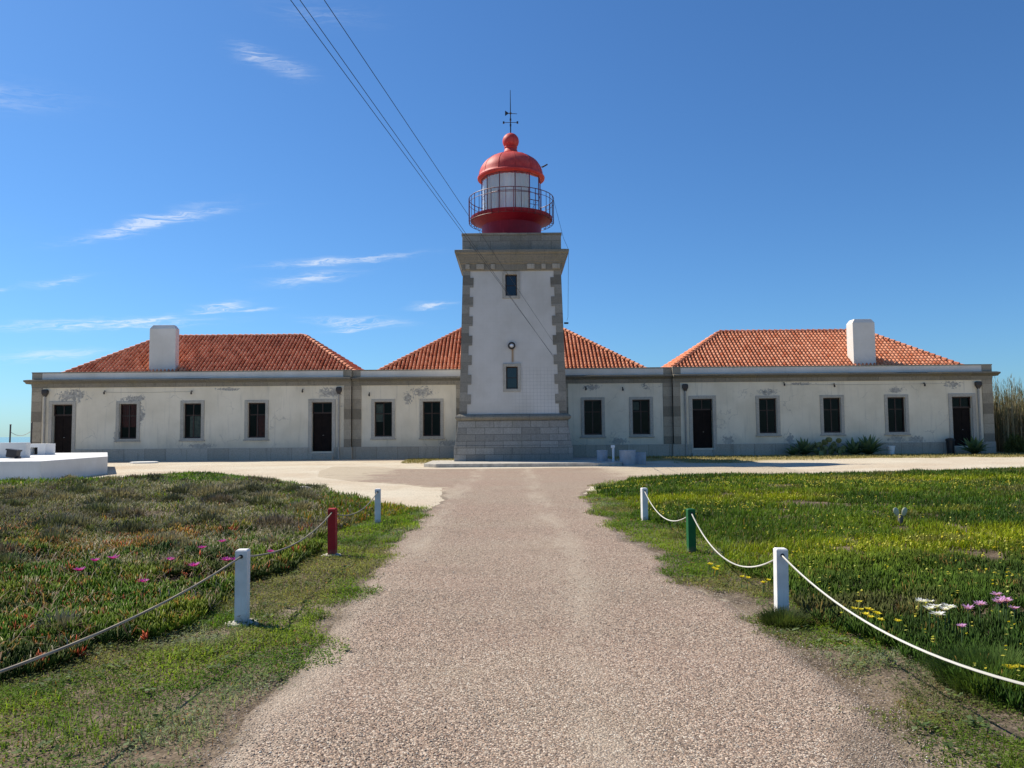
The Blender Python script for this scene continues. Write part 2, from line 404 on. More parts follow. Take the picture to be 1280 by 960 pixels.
def glass_mat(name, tintc, opac, ior=1.5):
    m, b = newmat(name)
    g = b.put('ShaderNodeBsdfGlossy'); g.inputs['Roughness'].default_value = .03; g.inputs[0].default_value = (1, 1, 1, 1)
    t = b.put('ShaderNodeBsdfTransparent'); t.inputs[0].default_value = (*tintc, 1)
    f = b.put('ShaderNodeFresnel'); f.inputs[0].default_value = ior
    x = b.put('ShaderNodeMixShader'); b.l.new(b.math('ADD', f.outputs[0], opac, clamp=True), x.inputs[0]); b.l.new(t.outputs[0], x.inputs[1]); b.l.new(g.outputs[0], x.inputs[2])
    b.out(x.outputs[0]); return m


M['glass'] = glass_mat('window_glass', (.6, .62, .65), .0, 1.22)
M['lantern_glass'] = glass_mat('lantern_glass', (.96, .98, .98), .02, 1.5)


def ground_mat():
    m, b = newmat('dry_ground'); o = b.obj(); soil = b._sep(b.attr('col'))
    n1 = b.noise(o, .22, 5, .6); n2 = b.noise(o, 1.6, 6, .65); n3 = b.noise(o, 22, 4, .6); v = b.vor(o, 55); vc = b.vor(o, 55, out='Color')
    c = b.mix(b.step(n1, .35, .7), (.60, .54, .42), (.52, .43, .315))
    c = b.mix(b.math('MULTIPLY', b.step(n2, .5, .72),   .5), c, (.46, .37, .26))
    c = b.mix(.5, c, b.mix(b._sep(vc)[0], (.45, .45, .45), (1.35, 1.32, 1.28)), 'MULTIPLY')
    s = b.mix(b.step(n2, .3, .7), (.06, .045, .03), (.19, .145, .10)); s = b.mix(b.step(n3, .5, .7), s, (.24, .19, .14))
    s = b.mix(.4, s, b.mix(b._sep(vc)[1], (.5, .5, .5), (1.6, 1.55, 1.5)), 'MULTIPLY')
    e = b.mix(soil[0], c, s)
    e = b.mix(soil[1], e, b.mix(b.step(n3, .35, .65), (.22, .19, .07), (.36, .29, .13)))   # dry grass strip
    h = b.math('ADD', b.math('MULTIPLY', b.math('SUBTRACT', .6, v), .6), b.math('MULTIPLY', n3, .6))
    b.out(b.bsdf(e, .97, b.bump(h, .6, .02), spec=.1)); return m


def gravel_mat():
    m, b = newmat('pinkish_gravel'); o = b.obj()
    w = b.vmath('ADD', o, b.vmath('SCALE', b.vmath('SUBTRACT', b.noise(o, 30, 2, out=1), (.5, .5, .5)), None)) if False else o
    v1 = b.vor(w, 82); c1 = b._sep(b.vor(w, 82, out='Color')); v2 = b.vor(w, 150); c2 = b._sep(b.vor(w, 150, out='Color'))
    peb = b.ramp(c1[0], [(0, (.12, .10, .08)), (.15, (.25, .20, .155)), (.4, (.38, .30, .235)), (.62, (.45, .37, .29)), (.82, (.52, .455, .37)), (1, (.70, .65, .56))])
    pink = b.mix(c1[1], peb, b.mix(1, peb, (1.06, .93, .88), 'MULTIPLY'))
    pk2 = b.ramp(c2[0], [(0, (.13, .105, .09)), (.5, (.36, .285, .24)), (1, (.60, .53, .46))])
    c = b.mix(b.step(v1, .55, .75), pink, pk2)
    c = b.mix(b.step(v1, .50, .85), c, b.mix(1, c, (.5, .47, .45), 'MULTIPLY'))
    n1 = b.noise(o, .35, 4, .6); n2 = b.noise(o, 1.3, 5, .6)
    c = b.mix(.85, c, b.mix(b.step(n1, .3, .7), (1.0, .92, .90), (1.0, 1.0, .97)), 'MULTIPLY')
    c = b.mix(b.math('MULTIPLY', b.step(n2, .55, .75), .35), c, (.36, .28, .20))
    s = b._sep(b.attr('col'))
    sand = b.mix(b.step(b.noise(o, 25, 5, .6), .35, .7), (.47, .385, .28), (.60, .52, .40))
    f = b.step(b.math('ADD', s[0], b.math('MULTIPLY', b.math('SUBTRACT', b.noise(o, .7, 8, .8), .5), 2.4)), .2, .9)
    c = b.mix(f, c, sand)
    ox = b._sep(o); rut = b.math('ABSOLUTE', b.math('SUBTRACT', b.math('ABSOLUTE', b.math('ADD', ox[0], b.math('MULTIPLY', b.noise(b.scale(o, (.2, .2, .2)), 1, 2), .8))), 1.05))
    rutm = b.math('MULTIPLY', b.step(rut, .42, .05), b.step(b.noise(b.scale(o, (1.5, .3, 1)), 1.0, 5, .65), .38, .62))
    c = b.mix(b.math('MULTIPLY', rutm, .55), c, (.50, .42, .33))
    c = b.mix(b.math('MULTIPLY', b.step(b.noise(o, .75, 6, .7), .55, .7), .6), c, (.27, .205, .155))
    dirt = b.step(b.math('ADD', s[1], b.math('MULTIPLY', b.math('SUBTRACT', n2, .5), .8)), .4, .8)
    c = b.mix(b.math('MULTIPLY', dirt, .6), c, (.15, .12, .09))
    c = b.mix(1.0, c, (.93, .93, .90), 'MULTIPLY')
    h = b.math('ADD', b.math('SUBTRACT', .7, v1), b.math('MULTIPLY', b.math('SUBTRACT', .7, v2), .35))
    b.out(b.bsdf(c, .93, b.bump(h, .75, .012), spec=.15)); return m


M['ground'] = ground_mat(); M['gravel'] = gravel_mat()


def sea_mat():
    m, b = newmat('sea_water'); o = b.obj(); n = b.noise(o, .08, 5, .6)
    b.out(b.bsdf((.03, .09, .13), .12, b.bump(n, .25, 1.5), spec=.5)); return m


M['sea'] = sea_mat()

# ---------------------------------------------------------------- ground, sea, path
LBED = np.array([(-2.95, 6.4), (-2.75, 9), (-2.7, 13), (-2.3, 15.2), (-1.9, 15.7), (-2.7, 16.5), (-4.8, 20.8), (-7.6, 25.3), (-11.2, 29.3), (-13.0, 28.6), (-13.0, 25.6), (-14, 25.0), (-17, 25.2), (-28, 25.5), (-30, 5), (-5.5, 4.4), (-4.0, 4.7), (-3.2, 5.5)])
RBED = np.array([(2.75, 4.6), (2.7, 8), (2.6, 12), (2.35, 16), (2.2, 19.5), (2.9, 22.7), (4.2, 25.2), (6.2, 26), (8.5, 25.7), (10.9, 26.3), (19, 28.6), (40, 31), (40, 4), (5, 3.3), (3.6, 3.6)])


def polydist(P, x, y):
    """signed distance, positive inside"""
    x = np.asarray(x, float); y = np.asarray(y, float)
    d = np.full(x.shape, 1e9); ins = np.zeros(x.shape, bool)
    for (ax, ay), (bx, by) in zip(P, np.roll(P, -1, 0)):
        t = np.clip(((x - ax) * (bx - ax) + (y - ay) * (by - ay)) / ((bx - ax) ** 2 + (by - ay) ** 2), 0, 1)
        d = np.minimum(d, np.hypot(x - ax - t * (bx - ax), y - ay - t * (by - ay)))
        if ay != by: ins ^= ((ay > y) != (by > y)) & (x < (bx - ax) * (y - ay) / (by - ay) + ax)
    return np.where(ins, d, -d)


def path_edges(y):
    yk = [-20, 0, 2.5, 3.8, 5, 6, 8, 10.5, 14, 18, 20.5, 22.5, 25, 28]
    l = np.interp(y, yk, [-1.9, -1.8, -1.68, -1.62, -1.5, -1.52, -1.62, -1.72, -1.75, -1.8, -1.9, -2.2, -3.2, -6])
    r = np.interp(y, yk, [2.05, 2.05, 2.05, 2.0, 2.08, 2.05, 1.85, 1.72, 1.72, 1.75, 1.85, 2.4, 3.4, 6])
    return l + (vnoise(y, y * 0 + 3, .9, 5) - .5) * .35 + (vnoise(y, y * 0 + 2, 4.5, 15) - .5) * .16, r + (vnoise(y, y * 0 + 9, .9, 8) - .5) * .35 + (vnoise(y, y * 0 + 5, 4.5, 18) - .5) * .16


def dip(x, y): return -.17 * sstep(y, 24, 36) * (1 - sstep(y, 41.5, 45)) * sstep(x, -9, -4) * (1 - sstep(x, 11, 20))


def ground_z(x, y):
    x = np.asarray(x, float); y = np.asarray(y, float)
    dl = polydist(LBED, x, y); dr = polydist(RBED, x, y)
    hl = .06 + .14 * sstep(y, 9, 21); hr = .08 + .05 * sstep(y, 9, 22)
    lump = .45 + .65 * vnoise(x, y, .55, 2) + .75 * (vnoise(x, y, 1.9, 3, 2) - .4)
    wob = (vnoise(x, y, .8, 14) - .5) * .9; dl = dl + wob; dr = dr + wob
    z = hl * sstep(dl, -.15, 1.3) * lump + hr * sstep(dr, -.15, 1.3) * lump
    z = z + dip(x, y) + .012 * (vnoise(x, y, .8, 4) - .5) * sstep(np.abs(x), 1.5, 2.2) * (y < 30)
    return z


def build_ground():
    X = np.concatenate([np.arange(-46, -6, .32), np.arange(-6, 6, .11), np.arange(6, 46.1, .32)])
    Y = np.concatenate([np.arange(-6, 14, .14), np.arange(14, 50.1, .3)])
    gx, gy = np.meshgrid(X, Y); sh = gx.shape
    z = ground_z(gx, gy)
    dl = polydist(LBED, gx, gy); dr = polydist(RBED, gx, gy)
    le, re_ = path_edges(gy.ravel()); le = le.reshape(sh); re_ = re_.reshape(sh)
    jit = (vnoise(gx, gy, 1.5, 6) - .5) * .8
    soil = np.maximum(sstep(dl + jit * .5, -.2, .2), sstep(dr + jit * .5, -.2, .2))
    verge = ((gx < le + .1) & (gx > -4.5 - np.maximum(0, 6 - gy)) & (gy < 16) & (gx < 0)) | ((gx > re_ - .1) & (gx < 4 + np.maximum(0, 6 - gy)) & (gy < 20))
    soil = np.maximum(soil, np.where(verge, .95 + jit * .5, 0))
    soil = np.where((gy < 4) & ~((gx > le) & (gx < re_)), np.maximum(soil, .9 + jit * .5), soil)
    dry = np.zeros(sh)
    jj = (vnoise(gx, gy, .5, 9) - .5)
    dry = sstep(gx, 5.0, 8.0) * sstep(gy + 3.5 * jj, 41.6, 43.2) + sstep(gx, -6.5, -5.5) * sstep(-gx, 2, 3.4) * sstep(gy + 2 * jj, 42.5, 44)
    C = np.zeros((gx.size, 3)); C[:, 0] = np.clip(soil, 0, 1).ravel(); C[:, 1] = np.clip(dry, 0, 1).ravel()
    V = np.stack([gx.ravel(), gy.ravel(), z.ravel()], 1)
    ny, nx = sh; i = np.arange(nx - 1)[None] + nx * np.arange(ny - 1)[:, None]; i = i.ravel()
    F4 = np.stack([i, i + 1, i + nx + 1, i + nx], 1)
    # outer land and cliff, joined as more vertices of the same sheet
    ox = [-75, X[0], X[-1], 420]; oy = [-160, Y[0], Y[-1], 105]
    ev = []; ef = []; base = len(V)
    for a in range(3):
        for c_ in range(3):
            if a == 1 and c_ == 1: continue
            k = base + len(ev)
            ev += [(ox[a], oy[c_], -.002), (ox[a + 1], oy[c_], -.002), (ox[a + 1], oy[c_ + 1], -.002), (ox[a], oy[c_ + 1], -.002)]; ef.append((k, k + 1, k + 2, k + 3))
    P = [(ox[0], oy[0]), (ox[3], oy[0]), (ox[3], oy[3]), (ox[0], oy[3])]
    for (ax, ay), (bx, by) in zip(P, P[1:] + P[:1]):
        k = base + len(ev); dx = 6
        ev += [(ax, ay, -.002), (bx, by, -.002), (bx + dx * np.sign(bx), by + dx * np.sign(by), -40), (ax + dx * np.sign(ax), ay + dx * np.sign(ay), -40)]; ef.append((k, k + 1, k + 2, k + 3))
    V = np.concatenate([V, np.array(ev)]); C = np.concatenate([C, np.tile((.2, .25, 0), (len(ev), 1))]); F4 = np.concatenate([F4, np.array(ef)])
    tag(link('ground', npmesh('ground', V, None, F4, C, True), M['ground']), kind='structure')
    s = MB(); s.face([(-40000, -40000, -39.5), (40000, -40000, -39.5), (40000, 40000, -39.5), (-40000, 40000, -39.5)])
    tag(s.done('sea', M['sea']), kind='structure')


build_ground()


def build_path():
    Y = np.concatenate([np.arange(-5, 24, .12), np.arange(24, 37.6, .2)]); n = 41
    l, r = path_edges(Y)
    fore_l = np.interp(Y, [22, 24, 26, 29, 33, 37.6], [-2.2, -3.4, -5.5, -7.5, -8.5, -9]); fore_r = np.interp(Y, [22, 24, 26, 27.5, 30, 37.6], [2.4, 3.6, 5.5, 9, 12, 13])
    l = np.where(Y > 22.5, np.minimum(l, fore_l), l); r = np.where(Y > 22.5, np.maximum(r, fore_r), r)
    t = np.linspace(0, 1, n)
    gx = l[:, None] * (1 - t) + r[:, None] * t; gy = np.repeat(Y[:, None], n, 1)
    z = dip(gx, gy) + .012 + .010 * (vnoise(gx, gy, .7, 12) - .5)
    edge = np.minimum(gx - l[:, None], r[:, None] - gx); z = np.where(edge < .02, ground_z(gx, gy) - .008, np.maximum(z, ground_z(gx, gy) + .004))
    sand = np.maximum(sstep(np.abs(gx + .6), 3.0, 6.5) * sstep(gy, 20, 27), .5 * sstep(-edge, -.9, -.05) * sstep(gy, 17, 21))
    d = np.maximum(sstep(gx, 1.25, 1.75) * sstep(-gy, -4.8, -3.6) * sstep(-edge, -.85, -.2), sstep(-edge, -.4, -.0) * .75 * (gy < 21))
    C = np.stack([sand.ravel(), d.ravel(), 0 * d.ravel()], 1)
    ny, nx = gx.shape; i = (np.arange(nx - 1)[None] + nx * np.arange(ny - 1)[:, None]).ravel()
    F4 = np.stack([i, i + 1, i + nx + 1, i + nx], 1)
    tag(link('path', npmesh('path', np.stack([gx.ravel(), gy.ravel(), z.ravel()], 1), None, F4, C, True), M['gravel']), kind='structure')
    # loose stones
    N = 80000
    y = 2.9 + 24 * rng.random(N) ** 3.1; y = np.where(rng.random(N) < sstep(y, 9, 24), 3 + 5 * rng.random(N), y); u = rng.random(N); l, r = path_edges(y); x = l - .1 + (r - l + .25) * u
    far_out = rng.random(N) < .13; x = np.where(far_out, np.where(u < .5, l - 2.2 * rng.random(N) ** 2, r + 1.8 * rng.random(N) ** 2), x)
    s = rng.uniform(.0024, .0060, N) * (1 + .05 * np.maximum(0, y - 6)) * (1 + .25 * rng.random(N) ** 6); s *= np.where(rng.random(N) < .03, 1.5, 1)
    oc = np.array([(1, 0, 0), (-1, 0, 0), (0, 1, 0), (0, -1, 0), (0, 0, 1), (0, 0, -.6)], float)
    V = oc[None] * s[:, None, None] * rng.uniform(.65, 1.3, (N, 6, 1)); V[:, :, 2] *= .62
    a = rng.random(N) * 6.283; ca, sa = np.cos(a)[:, None], np.sin(a)[:, None]
    V = np.stack([V[:, :, 0] * ca - V[:, :, 1] * sa + x[:, None], V[:, :, 0] * sa + V[:, :, 1] * ca + y[:, None], V[:, :, 2] + (np.where(far_out, ground_z(x, y) - .004, .013) + s * .0)[:, None]], 2)
    f = np.array([(0, 2, 4), (2, 1, 4), (1, 3, 4), (3, 0, 4), (2, 0, 5), (1, 2, 5), (3, 1, 5), (0, 3, 5)])
    F = (f[None] + 6 * np.arange(N)[:, None, None]).reshape(-1, 3)
    pal = np.array([(.13, .11, .09), (.28, .215, .165), (.42, .32, .245), (.36, .29, .225), (.49, .405, .315), (.68, .62, .52), (.33, .215, .17), (.52, .46, .37)])
    k = pal[rng.choice(8, N, p=[.04, .13, .22, .18, .20, .08, .06, .09])] * rng.uniform(.85, 1.15, (N, 1))
    m, b = newmat('loose_stones'); b.out(b.bsdf(b.attr('col'), .9, spec=.15))
    o = link('gravel', npmesh('gravel', V.reshape(-1, 3), F, None, np.repeat(k, 6, 0)), m)
    tag(o, 'loose pinkish gravel stones strewn over the path', 'gravel', kind='stuff')


build_path()
# concrete apron round the tower
s = MB(); s.frustum([[(x, y, z) for x, y in ((-4.6, 39.9), (-3.9, 39.2), (4.3, 39.0), (5.6, 39.6), (5.6, 47.6), (-4.6, 47.6))] for z in (-.3, .012)]); s.bevel(.03, 2)
tag(s.done('pavement', M['concrete']), kind='structure')


# ---------------------------------------------------------------- roofs
def tiled_slope(o, a, bdir, L, D, pitch, VV, FF, CC):
    """o start corner of the eave, a along, bdir inwards; hips at 45 degrees at both ends"""
    pz = math.tan(pitch); sl = D / math.cos(pitch); dl = .345; rows = int(round(sl / dl)); dl = sl / rows
    tw = .245; nt = int(round(L / tw)); tw = L / nt
    prof = [(0, 0), (.08, .052), (.2, .095), (.32, .108), (.44, .090), (.56, .042), (.64, -.02), (.8, -.045), (.94, -.025)]
    us = np.array([(k + p) * tw for k in range(nt) for p, h in prof] + [L]); hs = np.array([h for k in range(nt) for p, h in prof] + [0.])
    tid = np.array([k for k in range(nt) for p in prof] + [nt])
    nrm = np.array(bdir) * -math.sin(pitch) + np.array((0, 0, math.cos(pitch)))
    up = np.array(bdir) * math.cos(pitch) + np.array((0, 0, math.sin(pitch)))
    o = np.array(o); a = np.array(a); n = len(us)
    for r in range(rows):
        w0, w1 = r * dl, (r + 1) * dl + .02
        jit = rng.normal(0, .004, nt + 1)[tid]
        base = o + us[:, None] * a
        l0 = base + up * (w0 - .0) + nrm * (hs * 1.12 + .034 + jit)[:, None]
        l1 = base + up * w1 + nrm * (hs * .9 - .004)[:, None]
        lr = base + up * w0 + nrm * (hs * .9 - .03)[:, None]
        k = len(VV) and sum(len(v) for v in VV)
        k = sum(len(v) for v in VV)
        VV += [l0, l1, lr]
        odd = rng.random(nt + 1); tc = np.where(odd < .05, 1.0, np.where(odd > .95, .02, rng.random(nt + 1) * .7 + .2))[tid] + np.where(hs < .0, -.9, 0)  # pans coloured dark to stand in for shade between the cover tiles
        CC += [np.repeat(tc[:, None], 3, 1)] * 3
        um = (us[:-1] + us[1:]) / 2; hd = (w0 + dl / 2) * math.cos(pitch)
        ok = np.nonzero((um > hd - .02) & (um < L - hd + .02))[0]
        FF.append(np.stack([k + ok, k + ok + 1, k + n + ok + 1, k + n + ok], 1))
        FF.append(np.stack([k + 2 * n + ok, k + 2 * n + ok + 1, k + ok + 1, k + ok], 1))


def cap_run(p0, p1, VV, FF, CC, r=.125):
    p0 = np.array(p0, float); p1 = np.array(p1, float); L = np.linalg.norm(p1 - p0); d = (p1 - p0) / L
    n = max(1, int(round(L / .38))); st = L / n
    side = np.cross(d, (0, 0, 1)); side /= np.linalg.norm(side); up = np.cross(side, d)
    for i in range(n):
        k = sum(len(v) for v in VV); a = np.linspace(-.25, math.pi + .25, 9)
        rows = []
        for t, rr, lift in ((0, r * 1.12, .03), (st * .1, r * 1.14, .032), (st * 1.06, r * .86, .0)):
            rows.append(p0 + d * (i * st + t) + rr * (np.cos(a)[:, None] * side + np.sin(a)[:, None] * up * .85) + up * lift)
        VV += rows; m = 9
        j = np.arange(m - 1)
        for q in range(2): FF.append(np.stack([k + q * m + j, k + q * m + j + 1, k + (q + 1) * m + j + 1, k + (q + 1) * m + j], 1))
        CC += [np.full((m, 3), rng.random() * .7 + .15)] * 3


def hip_roof(x0, x1, y0, y1, z0, pitch, parent):
    D = (y1 - y0) / 2; L = x1 - x0; VV, FF, CC = [], [], []
    tiled_slope((x0, y0, z0), (1, 0, 0), (0, 1, 0), L, D, pitch, VV, FF, CC)
    tiled_slope((x1, y1, z0), (-1, 0, 0), (0, -1, 0), L, D, pitch, VV, FF, CC)
    tiled_slope((x1, y0, z0), (0, 1, 0), (-1, 0, 0), 2 * D, D, pitch, VV, FF, CC)
    tiled_slope((x0, y1, z0), (0, -1, 0), (1, 0, 0), 2 * D, D, pitch, VV, FF, CC)
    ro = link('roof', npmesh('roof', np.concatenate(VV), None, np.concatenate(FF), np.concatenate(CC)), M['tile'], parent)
    VV, FF, CC = [], [], []
    zr = z0 + D * math.tan(pitch) + .02; ym = (y0 + y1) / 2
    for cx, cy, rx in ((x0, y0, x0 + D), (x0, y1, x0 + D), (x1, y0, x1 - D), (x1, y1, x1 - D)): cap_run((cx, cy, z0 + .03), (rx, ym, zr), VV, FF, CC)
    if x1 - x0 > 2 * D + .2: cap_run((x0 + D, ym, zr), (x1 - D, ym, zr), VV, FF, CC)
    link('ridge_cap', npmesh('ridge_cap', np.concatenate(VV), None, np.concatenate(FF), np.concatenate(CC), True), M['tile'], ro)
    return ro


# ---------------------------------------------------------------- the keepers' house
house = empty('keepers_house', (0, 48, 0), 'long low white house with three orange tiled hip roofs behind the tower', 'house')
WING, MID, TH = 47.78, 48.0, .35
ZW0, ZW1, PL = 0.0, 4.6, .75
wins_wing = (15.88, 19.87, 23.87); doors = (11.82, 27.95); wins_mid = (5.03, 8.05)
HW, DW = .55, .63; WZ0, WZ1, DZ0 = 1.38, 3.55, .5


def wall_front(s, x0, x1, y, ops):
    """front skin of a wall with openings (cx, half width, z0, z1) and their reveals"""
    xs = sorted({x0, x1} | {c + q * h for c, h, a, b_ in ops for q in (-1, 1)}); zs = sorted({ZW0, ZW1} | {z for o in ops for z in o[2:]})
    for xa, xb in zip(xs, xs[1:]):
        for za, zb in zip(zs, zs[1:]):
            mx, mz = (xa + xb) / 2, (za + zb) / 2
            if any(abs(mx - c) < h and a < mz < b_ for c, h, a, b_ in ops): continue
            s.face([(xa, y, za), (xb, y, za), (xb, y, zb), (xa, y, zb)])
    for c, h, a, b_ in ops:
        p = [(c - h, a), (c + h, a), (c + h, b_), (c - h, b_)]
        for (xa, za), (xb, zb) in zip(p, p[1:] + p[:1]): s.face([(xa, y, za), (xb, y, zb), (xb, y + TH, zb), (xa, y + TH, za)])


s = MB()
for q in (-1, 1):
    ops = [(q * c, HW, WZ0, WZ1) for c in wins_wing] + [(q * c, DW, DZ0, WZ1) for c in doors]
    a, c_ = sorted((q * 29.85, q * 10.0)); wall_front(s, a, c_, WING, ops)
    ops = [(q * c, HW, WZ0, WZ1) for c in wins_mid]; a, c_ = sorted((q * 10.0, q * 2.6)); wall_front(s, a, c_, MID, ops)
    s.face([(q * 10, WING, 0), (q * 10, MID, 0), (q * 10, MID, ZW1), (q * 10, WING, ZW1)])
    s.face([(q * 29.85, WING, 0), (q * 29.85, 57.6, 0), (q * 29.85, 57.6, ZW1), (q * 29.85, WING, ZW1)])
    s.face([(q * 29.85, 57.6, 0), (q * 10, 57.6, 0), (q * 10, 57.6, ZW1), (q * 29.85, 57.6, ZW1)])
    s.face([(q * 10, 57.6, 0), (q * 10, 60.6, 0), (q * 10, 60.6, ZW1), (q * 10, 57.6, ZW1)])
s.face([(-10, 60.6, 0), (10, 60.6, 0), (10, 60.6, ZW1), (-10, 60.6, ZW1)])
s.done('wall', M['stucco'], house)
# ceiling slab closes the rooms
s = MB(); s.box(-29.8, 29.8, 48.2, 57.5, 4.62, 4.8); s.done('ceiling', M['stone'], house)
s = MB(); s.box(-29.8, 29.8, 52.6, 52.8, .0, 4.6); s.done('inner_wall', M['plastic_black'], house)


def strip(s, x0, x1, yf, prof):
    """horizontal moulding: prof (y offset from yf, z) closed outline, extruded along x"""
    s.frustum([[(x, yf + p, z) for p, z in prof] for x in (x0, x1)])


E = 29.85
# plinth
for q in (-1, 1):
    gaps = [(q * c - DW - .12, q * c + DW + .12) for c in doors]
    a, c_ = sorted((q * (E + .06), q * 9.94)); xs = [a] + sorted(v for g in gaps for v in g) + [c_]
    s = MB()
    for xa, xb in zip(xs[::2], xs[1::2]): s.box(xa, xb, WING - .07, WING + .2, 0, PL)
    for g in gaps: s.box(g[0], g[1], WING - .07, WING + .2, 0, .40); s.box(g[0] + .02, g[1] - .02, WING - .3, WING - .072, 0, .2)
    s.bevel(.015); s.done('plinth', M['base_stone'], house)
    s = MB(); a, c_ = sorted((q * 9.93, q * 2.7)); s.box(a, c_, MID - .07, MID + .2, 0, PL + .01); s.bevel(.015); s.done('plinth', M['base_stone'], house)
    # vents in the mid plinth
# pilasters at the wing corners
for q in (-1, 1):
    for xa, xb, y in ((E - .62, E + .03, WING), (10.0, 10.45, WING), (9.42, 9.985, MID), (2.9, 3.5, MID)):
        a, c_ = sorted((q * xa, q * xb)); s = MB(); s.box(a, c_, y - .05, y + .2, PL + .003, ZW1 - .02); s.bevel(.012); s.done('pilaster', M['pilaster'], house)
# architrave, cornice, parapet for each stretch
for x0, x1, y, e0, e1 in ((-E - .03, -10, WING, 1, 0), (10, E + .03, WING, 0, 1), (-9.98, -2.6, MID, 0, 0), (2.6, 9.98, MID, 0, 0)):
    s = MB(); strip(s, x0, x1, y, [(-.06, 4.585), (-.06, 4.70), (-.09, 4.705), (-.09, 4.83), (.3, 4.83), (.3, 4.585)]); s.done('architrave', M['trim'], house)
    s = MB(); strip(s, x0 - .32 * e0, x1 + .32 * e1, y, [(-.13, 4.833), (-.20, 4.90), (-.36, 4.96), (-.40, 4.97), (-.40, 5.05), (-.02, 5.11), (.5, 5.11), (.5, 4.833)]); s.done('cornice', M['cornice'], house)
    s = MB(); s.box(x0, x1, y - .02, y + .30, 5.113, 5.50); s.done('parapet', M['band'], house)
    s = MB(); s.box(x0 - .03 * e0, x1 + .03 * e1, y - .06, y + .34, 5.503, 5.565); s.bevel(.01); s.done('coping', M['trim'], house)
    for xa, xb in (((x0, x0 + .62) if e0 else (x0, x0 + .5)), ((x1 - .62, x1) if e1 else (x1 - .5, x1))):
        s = MB(); s.box(xa - .005, xb + .005, y - .045, y + .32, 5.116, 5.50); s.bevel(.01); s.done('parapet_block', M['pilaster'], house)
for q in (-1, 1):                                                      # returns along the ends
    a, c_ = sorted((q * E - q * .25, q * E + q * .03)); s = MB(); s.box(a, c_, WING + .35, 57.6, 4.605, 5.5); s.done('parapet', M['band'], house)
    a, c_ = sorted((q * E - q * .1, q * E + q * .35)); s = MB(); s.box(a, c_, WING + .6, 57.6, 4.86, 5.06); s.done('cornice', M['trim'], house)


def ring_frame(s, cx, hw, z0, z1, wl, wt, wb, y0, y1):
    """one connected frame around an opening"""
    o = [(cx - hw - wl, z0 - wb), (cx + hw + wl, z0 - wb), (cx + hw + wl, z1 + wt), (cx - hw - wl, z1 + wt)]
    i = [(cx - hw, z0), (cx + hw, z0), (cx + hw, z1), (cx - hw, z1)]
    V = [[s.bm.verts.new((x, y, z)) for x, z in p] for y in (y0, y1) for p in (o, i)]
    for k in range(4):
        j = (k + 1) % 4
        s.bm.faces.new((V[0][k], V[0][j], V[1][j], V[1][k])); s.bm.faces.new((V[2][k], V[3][k], V[3][j], V[2][j]))
        s.bm.faces.new((V[0][j], V[0][k], V[2][k], V[2][j])); s.bm.faces.new((V[1][k], V[1][j], V[3][j], V[3][k]))


def window(cx, y, curtain=None):
    s = MB(); ring_frame(s, cx, HW - .004, WZ0 + .004, WZ1 - .004, .20, .17, .17, y - .045, y + .03); s.bevel(.01)
    w = s.done('window', M['surround'], house)
    s = MB(); s.box(cx - HW - .25, cx + HW + .25, y - .09, y + .05, WZ0 - .19, WZ0 - .10); s.bevel(.012); s.done('sill', M['surround'], w)
    s = MB(); ring_frame(s, cx, HW - .07, WZ0 + .08, WZ1 - .07, .065, .065, .075, y + .17, y + .23)
    s.box(cx - .03, cx + .03, y + .175, y + .225, WZ0 + .07, WZ1 - .06); s.box(cx - HW + .06, cx + HW - .06, y + .178, y + .222, 2.78, 2.84)
    s.done('sash', M['sash'], w, weld=False)
    s = MB(); s.face([(cx - HW + .06, y + .2, WZ0 + .07), (cx + HW - .06, y + .2, WZ0 + .07), (cx + HW - .06, y + .2, WZ1 - .06), (cx - HW + .06, y + .2, WZ1 - .06)]); s.done('pane', M['glass'], w)
    if curtain:
        mat, x0, x1, z0, z1 = curtain; s = MB(); n = 24
        for i in range(n):
            xa, xb = (cx + x0 + (x1 - x0) * t for t in (i / n, (i + 1) / n)); ya, yb = (y + .27 + .02 * math.sin(t * 2.1) for t in (i, i + 1))
            s.face([(xa, ya, z0), (xb, yb, z0), (xb, yb, z1), (xa, ya, z1)])
        s.done('curtain', M[mat], w, smooth=True)


CUR = {-23.87: ('curtain_red', -.5, .5, 2.1, 3.48), -19.87: ('curtain_green', -.25, .5, 1.42, 2.75), -15.88: ('curtain_red', -.1, .5, 1.42, 2.75), -8.05: ('curtain_green', -.5, .0, 2.3, 3.4), 8.05: ('curtain_green', -.5, -.1, 2.9, 3.4)}
for q in (-1, 1):
    for c in wins_wing: window(q * c, WING, CUR.get(q * c))
    for c in wins_mid: window(q * c, MID, CUR.get(q * c))


